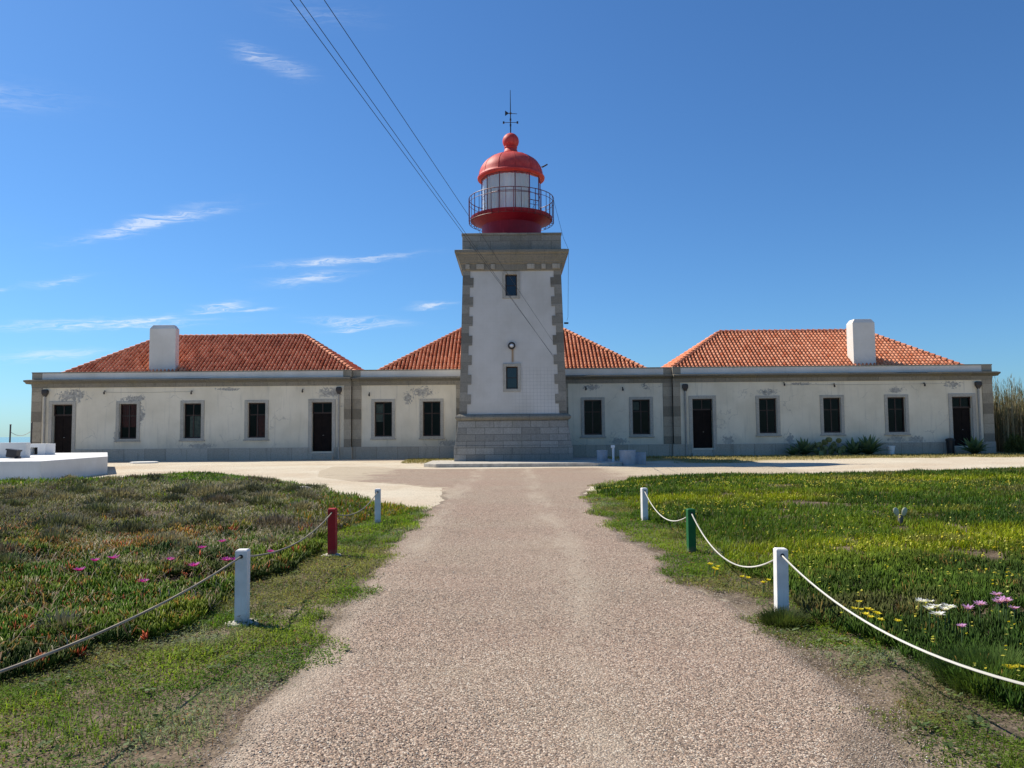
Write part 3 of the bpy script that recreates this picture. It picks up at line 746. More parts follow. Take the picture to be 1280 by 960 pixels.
def door(cx, y):
    s = MB()                                                           # leaf with raised panels
    s.box(cx - DW + .07, cx + DW - .07, y + .2, y + .26, DZ0, 2.85)
    for sx in (-1, 1):
        for za, zb in ((.62, 1.25), (1.37, 2.05), (2.15, 2.72)):
            xa, xb = sorted((cx + sx * .05, cx + sx * (DW - .14))); s.box(xa, xb, y + .18, y + .2, za, zb)
    d = s.done('door', M['wood_dark'], house, weld=False)
    s = MB(); ring_frame(s, cx, DW - .004, DZ0 - .1, WZ1 - .004, .22, .2, .0, y - .05, y + .03); s.bevel(.01); s.done('door_surround', M['surround'], d)
    s = MB(); ring_frame(s, cx, DW - .07, 2.93, WZ1 - .07, .065, .065, .075, y + .17, y + .24); s.box(cx - .025, cx + .025, y + .175, y + .235, 2.9, WZ1 - .05); s.done('transom_frame', M['sash'], d, weld=False)
    s = MB(); s.face([(cx - DW + .06, y + .21, 2.92), (cx + DW - .06, y + .21, 2.92), (cx + DW - .06, y + .21, WZ1 - .06), (cx - DW + .06, y + .21, WZ1 - .06)]); s.done('transom_pane', M['glass'], d)
    s = MB(); s.tube([(cx + .08, y + .2, 1.5), (cx + .08, y + .13, 1.5), (cx + .02, y + .13, 1.5)], .015); s.done('handle', M['grey_metal'], d, smooth=True)


for q in (-1, 1):
    for c in doors: door(q * c, WING)
# drainpipes with hoppers
for x in (-29.0, -10.75, 10.75, 28.95):
    s = MB(); s.tube([(x, WING - .10, .02), (x, WING - .10, 4.1)], .06, 10)
    p = s.done('drainpipe', M['grey_metal'], house, smooth=True)
    s = MB(); s.frustum([[(x + a * w, WING - .11 + b_ * w * .6, z) for a, b_ in ((-1, -1), (1, -1), (1, 1), (-1, 1))] for w, z in ((.06, 4.02), (.17, 4.25), (.17, 4.42), (.12, 4.48))]); s.done('hopper', M['dark_metal'], p)
# small brackets and lamps on the wall
for x, z, y in ((-25.3, 4.35, WING), (-19.9, 4.3, WING), (-13.0, 4.35, WING), (-8.9, 4.1, MID), (16.9, 4.5, WING), (20.0, 4.4, WING), (25.6, 4.4, WING), (4.6, 4.35, MID), (6.9, 4.3, MID)):
    s = MB(); s.tube([(x, y + .01, z), (x, y - .14, z + .02), (x, y - .18, z - .06)], .025); s.lathe([(.03, z - .2), (.055, z - .17), (.05, z - .06), (.02, z - .05)], (x, y - .18), 8); s.done('wall_lamp', M['dark_metal'], house, smooth=True, weld=False)
for x0, x1, z in ((-25.3, -20.0, 4.28), (16.9, 27.0, 4.38)):           # service cable along the wall
    s = MB(); s.tube([(x0, WING - .02, z), ((x0 + x1) / 2, WING - .02, z - .03), (x1, WING - .02, z)], .007, 5); s.done('wall_cable', M['grey_metal'], house)

PITCH = R(33.6)
hip_roof(-28.45, -9.85, 48.3, 57.1, 5.42, PITCH, house); hip_roof(9.95, 28.55, 48.3, 57.1, 5.42, PITCH, house); hip_roof(-8.55, 8.55, 48.45, 60.4, 5.42, PITCH, house)
for cx, w, d1 in ((-22.2, .83, 49.15), (22.41, .70, 49.55)):
    s = MB(); d0 = 48.62
    s.frustum([[(cx + sx * k, y, z) for sx, y in ((-1, d0 + e), (1, d0 + e), (1, d1 - e), (-1, d1 - e))] for k, e, z in ((w, 0, 5.2), (w, 0, 8.36), (w - .17, .1, 8.60))]); s.bevel(.006)
    ch = s.done('chimney', M['chimney'], house)

# ---------------------------------------------------------------- lighthouse
CX, FY = .05, 42.5; CY = FY + 3.27
tower = empty('lighthouse', (CX, CY, 0), 'square white lighthouse tower with grey stone corners and a round red lantern on top', 'lighthouse')


def sq(h, z): return [(CX - h, CY - h, z), (CX + h, CY - h, z), (CX + h, CY + h, z), (CX - h, CY + h, z)]


def hw(z): return 2.96 - (z - 2.55) * (2.96 - 2.74) / (10.75 - 2.55)


s = MB(); s.frustum([sq(3.28, .0), sq(3.27, .86)]); s.frustum([sq(3.23, .862), sq(3.04, 2.26)]); s.bevel(.03, 2); s.done('plinth', M['ashlar'], tower)
s = MB(); s.frustum([sq(3.08, 2.262), sq(3.16, 2.30), sq(3.21, 2.38), sq(3.21, 2.45), sq(3.14, 2.54), sq(3.0, 2.60)]); s.bevel(.008); s.done('string_course', M['trim'], tower)
# shaft: real recessed window openings in front
TW = .33
s = MB()
zs = [2.55, 4.0, 5.26, 9.27, 10.5, 10.9]
for za, zb in zip(zs, zs[1:]):
    ha, hb = hw(za), hw(zb); fa, fb = CY - ha, CY - hb
    if za in (4.0, 9.27):
        for x0a, x0b, x1a, x1b in ((CX - ha, CX - hb, -TW, -TW), (TW, TW, CX + ha, CX + hb)): s.face([(x0a, fa, za), (x1a, fa, za), (x1b, fb, zb), (x0b, fb, zb)])
        d = fa + .4
        s.face([(-TW, fa, za), (-TW, d, za), (-TW, d, zb), (-TW, fb, zb)]); s.face([(TW, fa, za), (TW, fb, zb), (TW, d, zb), (TW, d, za)])
        s.face([(-TW, fa, za), (TW, fa, za), (TW, d, za), (-TW, d, za)]); s.face([(-TW, fb, zb), (-TW, d, zb), (TW, d, zb), (TW, fb, zb)])
    else: s.face([(CX - ha, fa, za), (CX + ha, fa, za), (CX + hb, fb, zb), (CX - hb, fb, zb)])
for k in (1, 2, 3):
    a, b_ = sq(hw(2.55), 2.55), sq(hw(10.9), 10.9); s.face([a[k], a[(k + 1) % 4], b_[(k + 1) % 4], b_[k]])
s.done('shaft', M['tower'], tower)
# quoins: alternating long and short blocks wrapping each corner
nz = 15; ch = (10.86 - 2.61) / nz
M['quoin'].node_tree.nodes                                             # course matches ch below
for sx in (-1, 1):
    for sy in (-1, 1):
        s = MB()
        for k in range(nz):
            za, zb = 2.61 + k * ch, 2.61 + (k + 1) * ch
            for i, z_pair in enumerate(((za, zb),)):
                lx, ly = (.62, .42) if k % 2 else (.42, .62)
                rings = []
                for z in (za, zb):
                    h = hw(z) + .035; c = (CX + sx * h, CY + sy * h)
                    rings.append([(c[0], c[1], z), (c[0] - sx * lx, c[1], z), (c[0] - sx * lx, c[1] + -sy * .06, z), (c[0] - sx * .06, c[1] - sy * .06, z), (c[0] - sx * .06, c[1] - sy * ly, z), (c[0], c[1] - sy * ly, z)])
                s.frustum(rings)
        s.done('quoin', M['quoin'], tower)
s = MB(); s.frustum([sq(2.80, 10.70), sq(2.84, 10.73), sq(2.86, 11.08), sq(2.93, 11.12), sq(2.95, 11.22), sq(2.98, 11.24), sq(3.06, 11.46), sq(3.10, 11.52), sq(3.10, 11.60), sq(3.18, 11.64), sq(3.21, 11.68), sq(3.21, 11.82), sq(3.0, 11.88)]); s.bevel(.008); s.done('cornice', M['trim'], tower)
for fx in range(8):                                                    # carved blocks of the frieze
    if fx in (3, 4): continue
    x = CX - 2.5 + fx * 5.0 / 7; s = MB(); w = .22 if fx % 2 else .12; s.box(x - w, x + w, CY - 2.935, CY - 2.85, 10.78, 11.07); s.bevel(.015); s.done('frieze_block', M['base_stone'], tower)
s = MB(); s.frustum([sq(2.80, 11.882), sq(2.80, 12.74)]); s.bevel(.015); s.done('parapet', M['stone'], tower)
s = MB(); s.frustum([sq(2.84, 12.743), sq(2.84, 12.86)]); s.bevel(.015); s.done('coping', M['trim'], tower)
for za, zb in ((4.0, 5.26), (9.27, 10.5)):
    y = CY - hw((za + zb) / 2); s = MB(); ring_frame(s, 0, TW - .004, za + .004, zb - .004, .17, .17, .17, y - .06, y + .08); s.bevel(.01); w = s.done('window', M['surround'], tower)
    s = MB(); ring_frame(s, 0, TW - .07, za + .08, zb - .07, .06, .06, .06, y + .2, y + .25); s.box(-TW + .06, TW - .06, y + .205, y + .245, (za + zb) / 2 - .02, (za + zb) / 2 + .02); s.done('sash', M['sash'], w, weld=False)
    s = MB(); s.box(-TW + .06, TW - .06, y + .22, y + .235, za + .07, zb - .06); s.done('pane', plain_mat('dark_glass', (.008, .010, .016), .06, spec=.6), w)
# ring lamp above the lower window
y = CY - hw(6.4); s = MB(); s.tube([(.17 * math.cos(t), y - .12, 6.42 + .17 * math.sin(t)) for t in np.linspace(0, 6.283, 17)], .045, 8, False); s.tube([(0, y + .02, 6.25), (0, y - .12, 6.25)], .03); s.done('lamp_bracket', M['dark_metal'], tower, smooth=True, weld=False)
s = MB(); s.lathe([(.02, 6.33), (.1, 6.36), (.115, 6.42), (.1, 6.48), (.02, 6.51)], (0, y - .12), 12); s.done('lamp_globe', M['plastic_white'], tower, smooth=True)

c = (CX, CY)
s = MB(); s.lathe([(1.84, 12.84), (1.84, 12.95), (1.79, 12.97), (1.79, 13.92), (1.84, 13.97), (2.32, 14.25), (2.44, 14.28), (2.46, 14.31), (2.47, 14.46), (2.42, 14.48), (1.6, 14.48)], c, 64); s.done('drum', M['red'], tower, smooth=True)
# railing
s = MB(); nb = 36
for k in range(nb):
    a = 2 * math.pi * (k + .3) / nb; ca, sa = math.cos(a), math.sin(a)
    s.tube([(CX + r * ca, CY + r * sa, z) for r, z in ((2.40, 14.22), (2.52, 14.16), (2.56, 14.28), (2.56, 15.63))], .017 if k % 3 else .024, 5)
for z, r in ((15.63, .024), (15.36, .015), (14.18, .016)):
    s.tube([(CX + 2.56 * math.cos(t), CY + 2.56 * math.sin(t), z) for t in np.linspace(0, 2 * math.pi, 65)], r, 6, False)
s.done('railing', plain_mat('maroon_rail', (.11, .012, .02), .5), tower, smooth=True, weld=False)
# glazing
ng = 12; rg = 1.78; a_off = R(7.5 - 90); zg0, zg1 = 14.48, 16.86
corner = [(CX + rg * math.cos(a_off + R(30) * k), CY + rg * math.sin(a_off + R(30) * k)) for k in range(ng)]
s = MB()
for x, y in corner: s.tube([(x, y, zg0), (x, y, zg1)], .032, 6)
for z, r in ((14.51, .05), (15.7, .016), (16.83, .04)): s.tube([(x, y, z) for x, y in corner + corner[:1]], r, 6, False)
gz = s.done('lantern_frame', plain_mat('maroon_frame', (.14, .012, .02), .5), tower, weld=False)
for k in range(ng):
    (x0, y0), (x1, y1) = corner[k], corner[(k + 1) % ng]; s = MB(); s.face([(x0, y0, zg0 + .04), (x1, y1, zg0 + .04), (x1, y1, zg1 - .04), (x0, y0, zg1 - .04)]); s.done('pane', M['lantern_glass'], gz)
s = MB(); s.lathe([(1.72, 14.485), (1.72, 14.51)], c, 24); s.done('floor', M['band'], tower)
s = MB(); N = 150                                                      # drawn curtains with gaps either side
for i in range(N):
    a0, a1 = (2 * math.pi * t / N for t in (i, i + 1)); deg = (math.degrees(a0) + 90 + 180) % 360 - 180
    if 46 < deg < 66 or abs(deg) > 112: continue
    f = lambda t: 1.66 + .035 * math.sin(t * 34)
    s.face([(CX + f(a0) * math.cos(a0), CY + f(a0) * math.sin(a0), 14.55), (CX + f(a1) * math.cos(a1), CY + f(a1) * math.sin(a1), 14.55), (CX + f(a1) * math.cos(a1), CY + f(a1) * math.sin(a1), 16.74), (CX + f(a0) * math.cos(a0), CY + f(a0) * math.sin(a0), 16.74)])
m, b = newmat('sheer_white_curtain'); d_ = b.put('ShaderNodeBsdfDiffuse'); d_.inputs[0].default_value = (.9, .92, .9, 1); t_ = b.put('ShaderNodeBsdfTranslucent'); t_.inputs[0].default_value = (.92, .95, .93, 1)
mx = b.put('ShaderNodeMixShader'); mx.inputs[0].default_value = .3; b.l.new(d_.outputs[0], mx.inputs[1]); b.l.new(t_.outputs[0], mx.inputs[2]); b.out(mx.outputs[0])
s.done('curtain', m, tower, smooth=True)
s = MB(); s.lathe([(.2, 14.52), (.2, 15.1), (.38, 15.3), (.5, 15.7), (.5, 16.0), (.38, 16.4), (.2, 16.6)], c, 24); s.done('lens', plain_mat('lens_glass', (.5, .58, .55), .1, spec=.8), tower, smooth=True)
dome = [(1.93, 16.82), (2.03, 16.87), (2.04, 16.95), (1.97, 17.02)] + [(1.94 * math.cos(t) ** .9 if t < 1.5 else .38, 17.05 + 1.38 * math.sin(t)) for t in np.linspace(.05, 1.36, 12)]
s = MB(); s.lathe(dome + [(.40, 18.46)], c, 64)
dm = s.done('dome', M['dome'], tower, smooth=True)
for k in range(12):
    a = a_off + R(30) * k; s = MB(); s.tube([(CX + (r + .008) * math.cos(a), CY + (r + .008) * math.sin(a), z + .002) for r, z in dome[3:]], .008, 5); s.done('rib', M['dome'], dm)
s = MB(); s.lathe([(.50, 18.44), (.52, 18.49), (.44, 18.54), (.36, 18.75), (.40, 18.84), (.38, 18.86)] + [(.5 * math.sin(t), 19.24 - .5 * math.cos(t)) for t in np.linspace(.85, 3.05, 12)], c, 32); fin = s.done('finial', M['dome'], tower, smooth=True)
s = MB(); s.tube([(CX, CY, 19.7), (CX, CY, 22.45)], [.045, .018], 6); vane = s.done('vane_rod', M['dark_metal'], tower)
s = MB(); s.tube([(CX - .42, CY, 20.42), (CX + .42, CY, 20.42)], .018); s.tube([(CX, CY - .42, 20.42), (CX, CY + .42, 20.42)], .018)
for dx, dy in ((-.42, 0), (.42, 0), (0, .42), (0, -.42)): s.box(CX + dx - .05, CX + dx + .05, CY + dy - .05, CY + dy + .05, 20.36, 20.48)
s.done('compass_arms', M['dark_metal'], vane, weld=False)
s = MB(); s.tube([(CX - .3, CY, 21.0), (CX + .4, CY + .1, 21.0)], .018)
for z in (-1, 1): s.frustum([[(CX - .33, CY - .008, 21.0), (CX - .33, CY + .008, 21.0), (CX - .33, CY + .008, 21.0 + z * .17), (CX - .33, CY - .008, 21.0 + z * .17)], [(CX - .08, CY - .008, 21.0), (CX - .08, CY + .008, 21.0), (CX - .16, CY + .008, 21.0 + z * .05), (CX - .16, CY - .008, 21.0 + z * .05)]])
s.lathe([(.03, 20.93), (.07, 20.97), (.07, 21.03), (.03, 21.07)], c, 10); s.done('weather_vane', M['dark_metal'], vane, weld=False)
s = MB(); s.tube([(CX + 1.75, CY - .3, 17.5), (CX + 1.95, CY - .35, 17.58)], .02); s.tube([(CX + 1.88, CY - .35, 17.5), (CX + 2.2, CY - .35, 17.68)], .045, 8); s.done('aerial', M['dark_metal'], tower, weld=False)
s = MB(); s.tube([(CX + 2.5, CY - .5, 15.6), (CX + 2.95, CY - 2.6, 12.6), (CX + 3.2, CY - 3.0, 11.82), (CX + 3.12, CY - 3.0, 8.0), (CX + 3.06, CY - 3.0, 7.8)], .009, 5); s.tube([(CX + 2.9, CY - 3.0, 7.66), (CX + 3.14, CY - 3.0, 7.66)], .05, 8); s.done('lead_wire', M['cable'], tower, weld=False)

# overhead cables: from the right corner of the tower, forward and to the left over the viewer
for lab, (x0, y0, z0), (x1, y1, z1) in (('thin black overhead cable, leftmost where it leaves the picture above', (2.25, 42.42, 5.86), (-3.52, 12, 8.59)),
                                       ('thin black overhead cable in the middle, running close beside the leftmost one', (2.3, 42.42, 5.74), (-3.37, 12, 8.59)),
                                       ('thin black overhead cable set apart to the right of the close pair', (2.28, 42.42, 6.6), (-2.98, 12, 8.59))):
    A = Vector((x0, y0, z0)); Bv = Vector((x1, y1, z1)); s = MB()
    s.tube([A + (Bv - A) * t for t in np.linspace(0, 1.9, 12)], .0068, 5)
    tag(s.done('overhead_cable', M['cable'], origin=A), lab, 'cable', 'overhead cables to the tower')

# ---------------------------------------------------------------- posts and ropes


def post(x, y, mat, h, label, foot, rz=0, tilt=0):
    t = empty('rope_post', (x, y, float(ground_z(x, y))), label, 'post', 'rope posts along the path')
    z0 = t.location.z; w = .05
    s = MB(); s.frustum([[(x + a * k, y + b_ * k, z) for a, b_ in ((-1, -1), (1, -1), (1, 1), (-1, 1))] for k, z in ((w, z0 - .05), (w, z0 + h - .012), (w - .01, z0 + h))]); s.bevel(.0035, 2)
    s.done('shaft', mat, t)
    s = MB(); s.lathe([(.017, 0), (.017, .003)], (0, 0), 14)
    bmesh.ops.rotate(s.bm, verts=s.bm.verts, cent=(0, 0, 0), matrix=Matrix.Rotation(R(90), 3, 'X')); bmesh.ops.translate(s.bm, verts=s.bm.verts, vec=(x, y - w - .001, z0 + h - .055)); s.done('rope_hole', M['plastic_black'], t)
    if foot:
        s = MB(); n = 14; rr = [foot * random.uniform(.75, 1.25) for _ in range(n)]
        s.frustum([[(x + rr[i] * k * math.cos(2 * math.pi * i / n) * 1.2, y + rr[i] * k * math.sin(2 * math.pi * i / n), z0 + z) for i in range(n)] for k, z in ((1, -.03), (.95, .012), (.55, .03))]); s.done('footing', M['concrete'], t, smooth=True)
    t.rotation_euler = (0, R(tilt), R(rz)); return t


LP = [(-2.4, 3.05), (-2.3, 6.61), (-2.37, 10.18), (-2.39, 13.69)]; RP = [(2.32, 3.05), (2.31, 6.75), (2.33, 10.18), (2.32, 13.7)]
post(*LP[1], M['post_white'], .625, 'white square post on the left of the path, nearest to the viewer', .13, 3)
post(*LP[2], M['post_red'], .62, 'red square post on a pale footing, left of the path', .12, -4)
post(*LP[3], M['post_white'], .62, 'white square post on the left of the path, farthest one, beyond the red post', .07, 6)
post(*RP[1], M['post_white'], .575, 'white square post on the right of the path, nearest to the viewer beside yellow flowers', 0, -2, .8)
post(*RP[2], M['post_green'], .575, 'green square post on the right of the path', 0, 4)
post(*RP[3], M['post_white'], .59, 'white square post on the right of the path, farthest one, beyond the green post', 0, 10)


def rope(pts, sags, mat, r, label):
    P = []
    for (a, b_), sg in zip(zip(pts, pts[1:]), sags):
        a = Vector(a); b_ = Vector(b_)
        for t in np.linspace(0, 1, 25)[(0 if not P else 1):]: P.append(a + (b_ - a) * t - Vector((0, 0, 4 * sg * t * (1 - t))))
    s = MB(); s.tube(P, r, 7); tag(s.done('rope', mat, origin=P[0], smooth=True), label, 'rope')


gz_ = lambda p: float(ground_z(*p))
top = lambda p, h: (p[0], p[1] - .045, gz_(p) + h - .055)
rope([top(LP[0], .62), top(LP[1], .625), top(LP[2], .62), top(LP[3], .62)], (.09, .14, .17), M['rope_grey'], .0085, 'weathered grey rope sagging between the white and red posts left of the path')
rope([top(RP[0], .60), top(RP[1], .575), top(RP[2], .575), top(RP[3], .59)], (.20, .33, .27), M['rope_white'], .0075, 'clean white rope hanging in deep curves between the posts right of the path')

# ---------------------------------------------------------------- left: white platform, walls and posts
s = MB(); P = [(-27, 27), (-16.5, 27), (-17.0, 32.4), (-21, 40), (-29, 40)]
s.frustum([[(x, y, z) for x, y in P] for z in (-.1, .725)]); s.bevel(.02, 2)
tag(s.done('low_platform', M['white_wall'], origin=(-22, 33, 0)), 'low whitewashed platform with a chamfered corner in front of the left end of the house', 'platform')
s = MB(); s.box(-28, -19.75, 31.3, 31.6, .727, 1.345); s.bevel(.015, 2); tag(s.done('garden_wall', M['white_wall'], origin=(-22, 31.4, .727)), 'whitewashed upright wall standing on the low platform at the left edge', 'wall')
t = empty('white_hutch', (-22.2, 36, .727), 'small white masonry box with a square dark opening, on the low platform', 'hutch')
s = MB(); s.box(-22.72, -22.38, 35.8, 36.6, .727, 1.245); s.box(-22.05, -21.7, 35.8, 36.6, .727, 1.245); s.box(-22.38, -22.05, 35.8, 36.6, .727, .745); s.box(-22.38, -22.05, 35.8, 36.6, 1.08, 1.245); s.done('body', M['white_wall'], t)
s = MB(); s.box(-22.375, -22.055, 36.1, 36.15, .748, 1.076); s.done('dark_opening', M['plastic_black'], t)
t = empty('black_box', (-19.75, 30.5, .727), 'small tilted black box standing on the low white platform', 'box')
s = MB(); s.box(-.21, .19, -.15, .15, .0, .32); s.bevel(.03, 2); s.box(-.235, .215, -.17, .17, .27, .33)
bmesh.ops.rotate(s.bm, verts=s.bm.verts, cent=(0, 0, 0), matrix=Matrix.Rotation(R(8), 3, 'Y')); bmesh.ops.translate(s.bm, verts=s.bm.verts, vec=(-19.75, 30.5, .76)); s.done('case', M['plastic_black'], t, weld=False)
s = MB(); s.box(-19.62, -19.48, 30.38, 30.6, .729, .80); s.bevel(.01); s.done('foot', M['plastic_black'], t)
for x, h, lab in ((-26.75, 2.2, 'thin grey fence post at the left edge, farther from the house corner'), (-25.62, 2.3, 'thin grey fence post just left of the house corner')):
    s = MB(); s.tube([(x, 41, 0), (x + .02, 41, h)], .04, 8); s.lathe([(.05, h), (.05, h + .03), (.02, h + .05)], (x + .02, 41), 8); tag(s.done('fence_post', M['dark_metal'], origin=(x, 41, 0), weld=False), lab, 'fence post', 'thin posts at the cliff side')
s = MB(); s.tube([(-26.73 + 1.1 * t, 41, 1.85 - .9 * t * (1 - t) + .02 * t) for t in np.linspace(0, 1, 13)], .014, 5); tag(s.done('chain', M['grey_metal'], origin=(-26, 41, 1.6)), 'thin chain slung between the two grey fence posts at the left edge', 'chain')
s = MB(); s.frustum([[(-21.1 + r * math.cos(a) * 1.25, 44.2 + r * math.sin(a), z) for a in np.linspace(0, 2 * math.pi, 13)[:-1]] for r, z in ((.62, 0), (.62, .07), (.55, .09))]); tag(s.done('stone_slab', M['white_wall'], origin=(-21.1, 44.2, 0)), 'pale round slab lying on the sand by the left wing', 'slab')

# ---------------------------------------------------------------- tubs by the tower


def tub(x, y, r, h, label, z=None):
    z = float(ground_z(x, y)) if z is None else z
    t = empty('round_tub', (x, y, z), label, 'tub', 'pale round tubs by the tower')
    s = MB(); s.lathe([(r * .92, z), (r * .95, z + .03), (r, z + h * .94), (r * 1.04, z + h * .95), (r * 1.04, z + h), (r * .9, z + h), (r * .88, z + h * .7)], (x, y), 28); s.done('body', M['drum'], t, smooth=True)
    s = MB(); s.lathe([(r * .87, z + h * .72), (r * .5, z + h * .78), (.02, z + h * .8)], (x, y), 20); s.done('soil', M['concrete'], t, smooth=True)


tub(5.95, 40.0, .42, .78, 'largest pale blue-grey round tub, middle of the three beside the tower'); tub(6.8, 41.2, .32, .62, 'pale blue-grey round tub on the right of the largest one beside the tower')
tub(4.78, 41.2, .29, .58, 'smaller grey round tub nearest to the tower corner', .012)
t = empty('standpipe', (5.3, 40.6, .012), 'white upright pipe with a hooked top between the round tubs', 'pipe')
s = MB(); s.tube([(5.3, 40.6, .012), (5.3, 40.6, .72)], .06, 10); s.done('pipe', M['plastic_white'], t, smooth=True)
s = MB(); s.box(5.18, 5.38, 40.5, 40.7, .722, .86); s.bevel(.02, 2); s.done('head', M['plastic_white'], t)
t = empty('bucket', (23.0, 46.9, .02), 'small white bucket by the wall of the right wing', 'bucket')
s = MB(); s.lathe([(.16, .02), (.23, .50), (.25, .51), (.25, .56), (.21, .56), (.14, .08)], (23.0, 46.9), 20); s.done('body', M['plastic_white'], t, smooth=True)
s = MB(); s.tube([(23.0 + .23 * math.cos(a), 46.9 - .1, .54 - .22 * math.sin(a)) for a in np.linspace(0, math.pi, 12)], .01, 5); s.done('handle', M['grey_metal'], t)
t = empty('litter_bin', (26.85, 47.3, 0), 'tall black bin beside the right end door', 'bin')
s = MB(); s.lathe([(.2, .05), (.24, .8), (.27, .82), (.27, .9)], (26.85, 47.3), 18); s.done('body', M['plastic_black'], t, smooth=True)
s = MB(); s.lathe([(.28, .903), (.27, .94), (.1, 1.0), (.02, 1.0)], (26.85, 47.3), 18); s.done('lid', M['plastic_black'], t, smooth=True)

# ---------------------------------------------------------------- vegetation generators


class Veg:
    """collects blades as arrays; becomes one mesh"""
    def __init__(s): s.V = []; s.F3 = []; s.F4 = []; s.C = []; s.n = 0
    def blades(s, P, L, W, az, tilt, cb, ct, curl=.35, fat=.85):
        P = np.asarray(P, float); N = len(P)
        if not N: return
        h = np.stack([np.cos(az), np.sin(az), 0 * az], 1); sd = np.stack([-np.sin(az), np.cos(az), 0 * az], 1); up = np.array((0, 0, 1.))
        t0 = tilt * (1 - curl); t1 = tilt * (1 + curl)
        m = P + (L * .55)[:, None] * (np.cos(t0)[:, None] * up + np.sin(t0)[:, None] * h)
        t = m + (L * .45)[:, None] * (np.cos(t1)[:, None] * up + np.sin(t1)[:, None] * h)
        w = W[:, None] / 2
        V = np.stack([P - sd * w, P + sd * w, m + sd * w * fat, m - sd * w * fat, t], 1)
        k = s.n + 5 * np.arange(N)[:, None]
        s.F4.append(k + np.array([[0, 1, 2, 3]])); s.F3.append(k + np.array([[3, 2, 4]]))
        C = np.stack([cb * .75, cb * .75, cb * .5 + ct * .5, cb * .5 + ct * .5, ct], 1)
        s.V.append(V.reshape(-1, 3)); s.C.append(C.reshape(-1, 3)); s.n += 5 * N
    def fingers(s, P, L, W, az, tilt, cb, ct):
        """three-sided succulent fingers"""
        P = np.asarray(P, float); N = len(P)
        if not N: return
        h = np.stack([np.cos(az), np.sin(az), 0 * az], 1); sd = np.stack([-np.sin(az), np.cos(az), 0 * az], 1); up = np.array((0, 0, 1.))
        rings = []
        for f, wf, tt in ((0, .8, .9), (.6, 1.0, .9), (1, .0, 1.15)):
            c = P + (L * f)[:, None] * (np.cos(tilt * (1.25 - .3 * f))[:, None] * up + np.sin(tilt * (1.25 - .3 * f))[:, None] * h)
            w = (W * wf / 2)[:, None]; n = np.cos(tilt)[:, None] * h - np.sin(tilt)[:, None] * up
            rings.append(c if f == 1 else np.stack([c + sd * w - n * w * .4, c - sd * w - n * w * .4, c + n * w * 1.1], 1))
        V = np.concatenate([rings[0], rings[1], rings[2][:, None]], 1)
        k = s.n + 7 * np.arange(N)[:, None]
        for q in ((0, 1, 4, 3), (1, 2, 5, 4), (2, 0, 3, 5)): s.F4.append(k + np.array([q]))
        for q in ((3, 4, 6), (4, 5, 6), (5, 3, 6)): s.F3.append(k + np.array([q]))
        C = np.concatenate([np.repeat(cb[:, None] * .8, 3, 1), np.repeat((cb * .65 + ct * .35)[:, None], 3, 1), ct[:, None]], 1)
        s.V.append(V.reshape(-1, 3)); s.C.append(C.reshape(-1, 3)); s.n += 7 * N
    def discs(s, P, r, nrm_tilt, az, c):
        """small flat leaves or petals: diamond quads"""
        P = np.asarray(P, float); N = len(P)
        if not N: return
        h = np.stack([np.cos(az) * np.cos(nrm_tilt), np.sin(az) * np.cos(nrm_tilt), np.sin(nrm_tilt)], 1); sd = np.stack([-np.sin(az), np.cos(az), 0 * az], 1)
        r = r[:, None]; V = np.stack([P - h * r, P + sd * r * .8, P + h * r, P - sd * r * .8], 1)
        s.F4.append(s.n + 4 * np.arange(N)[:, None] + np.array([[0, 1, 2, 3]])); s.V.append(V.reshape(-1, 3)); s.C.append(np.repeat(c, 4, 0)); s.n += 4 * N
    def build(s, name, mat, parent=None, origin=None):
        me = npmesh(name, np.concatenate(s.V), np.concatenate(s.F3) if s.F3 else None, np.concatenate(s.F4) if s.F4 else None, np.concatenate(s.C))
        return link(name, me, mat, parent, origin)


def scatter(poly, bands, xlim, keep=None, margin=.0):
    """random points per distance band: (y0, y1, per square metre)"""
    X, Y, B = [], [], []
    for i, (y0, y1, dens) in enumerate(bands):
        n = int(dens * (y1 - y0) * (xlim[1] - xlim[0])); x = rng.uniform(*xlim, n); y = rng.uniform(y0, y1, n)
        ok = np.abs(x) < .70 * y + 1.3
        x, y = x[ok], y[ok]
        if poly is not None: o = polydist(poly, x, y) + (vnoise(x, y, .8, 14) - .5) * .9 > margin; x, y = x[o], y[o]
        X.append(x); Y.append(y); B.append(np.full(len(x), i))
    X, Y, B = (np.concatenate(v) for v in (X, Y, B))
    if keep is not None: k = rng.random(len(X)) < keep(X, Y); X, Y, B = X[k], Y[k], B[k]
    return X, Y, B


def cmix(f, a, b_): f = np.asarray(f)[:, None]; return np.asarray(a) * (1 - f) + np.asarray(b_) * f


def P3(x, y, dz=0): return np.stack([x, y, ground_z(x, y) + dz], 1)


U = rng.uniform
# ---- left bank: ice plant carpet
SC = np.array([1, 1.1, 1.35, 1.75, 2.4])


def gaps(x, y, seed, lo=.34, hi=.47): return .03 + .94 * sstep(vnoise(x, y, 2.4, seed, 2) * .6 + vnoise(x, y, .9, seed + 1, 2) * .4, lo, hi)


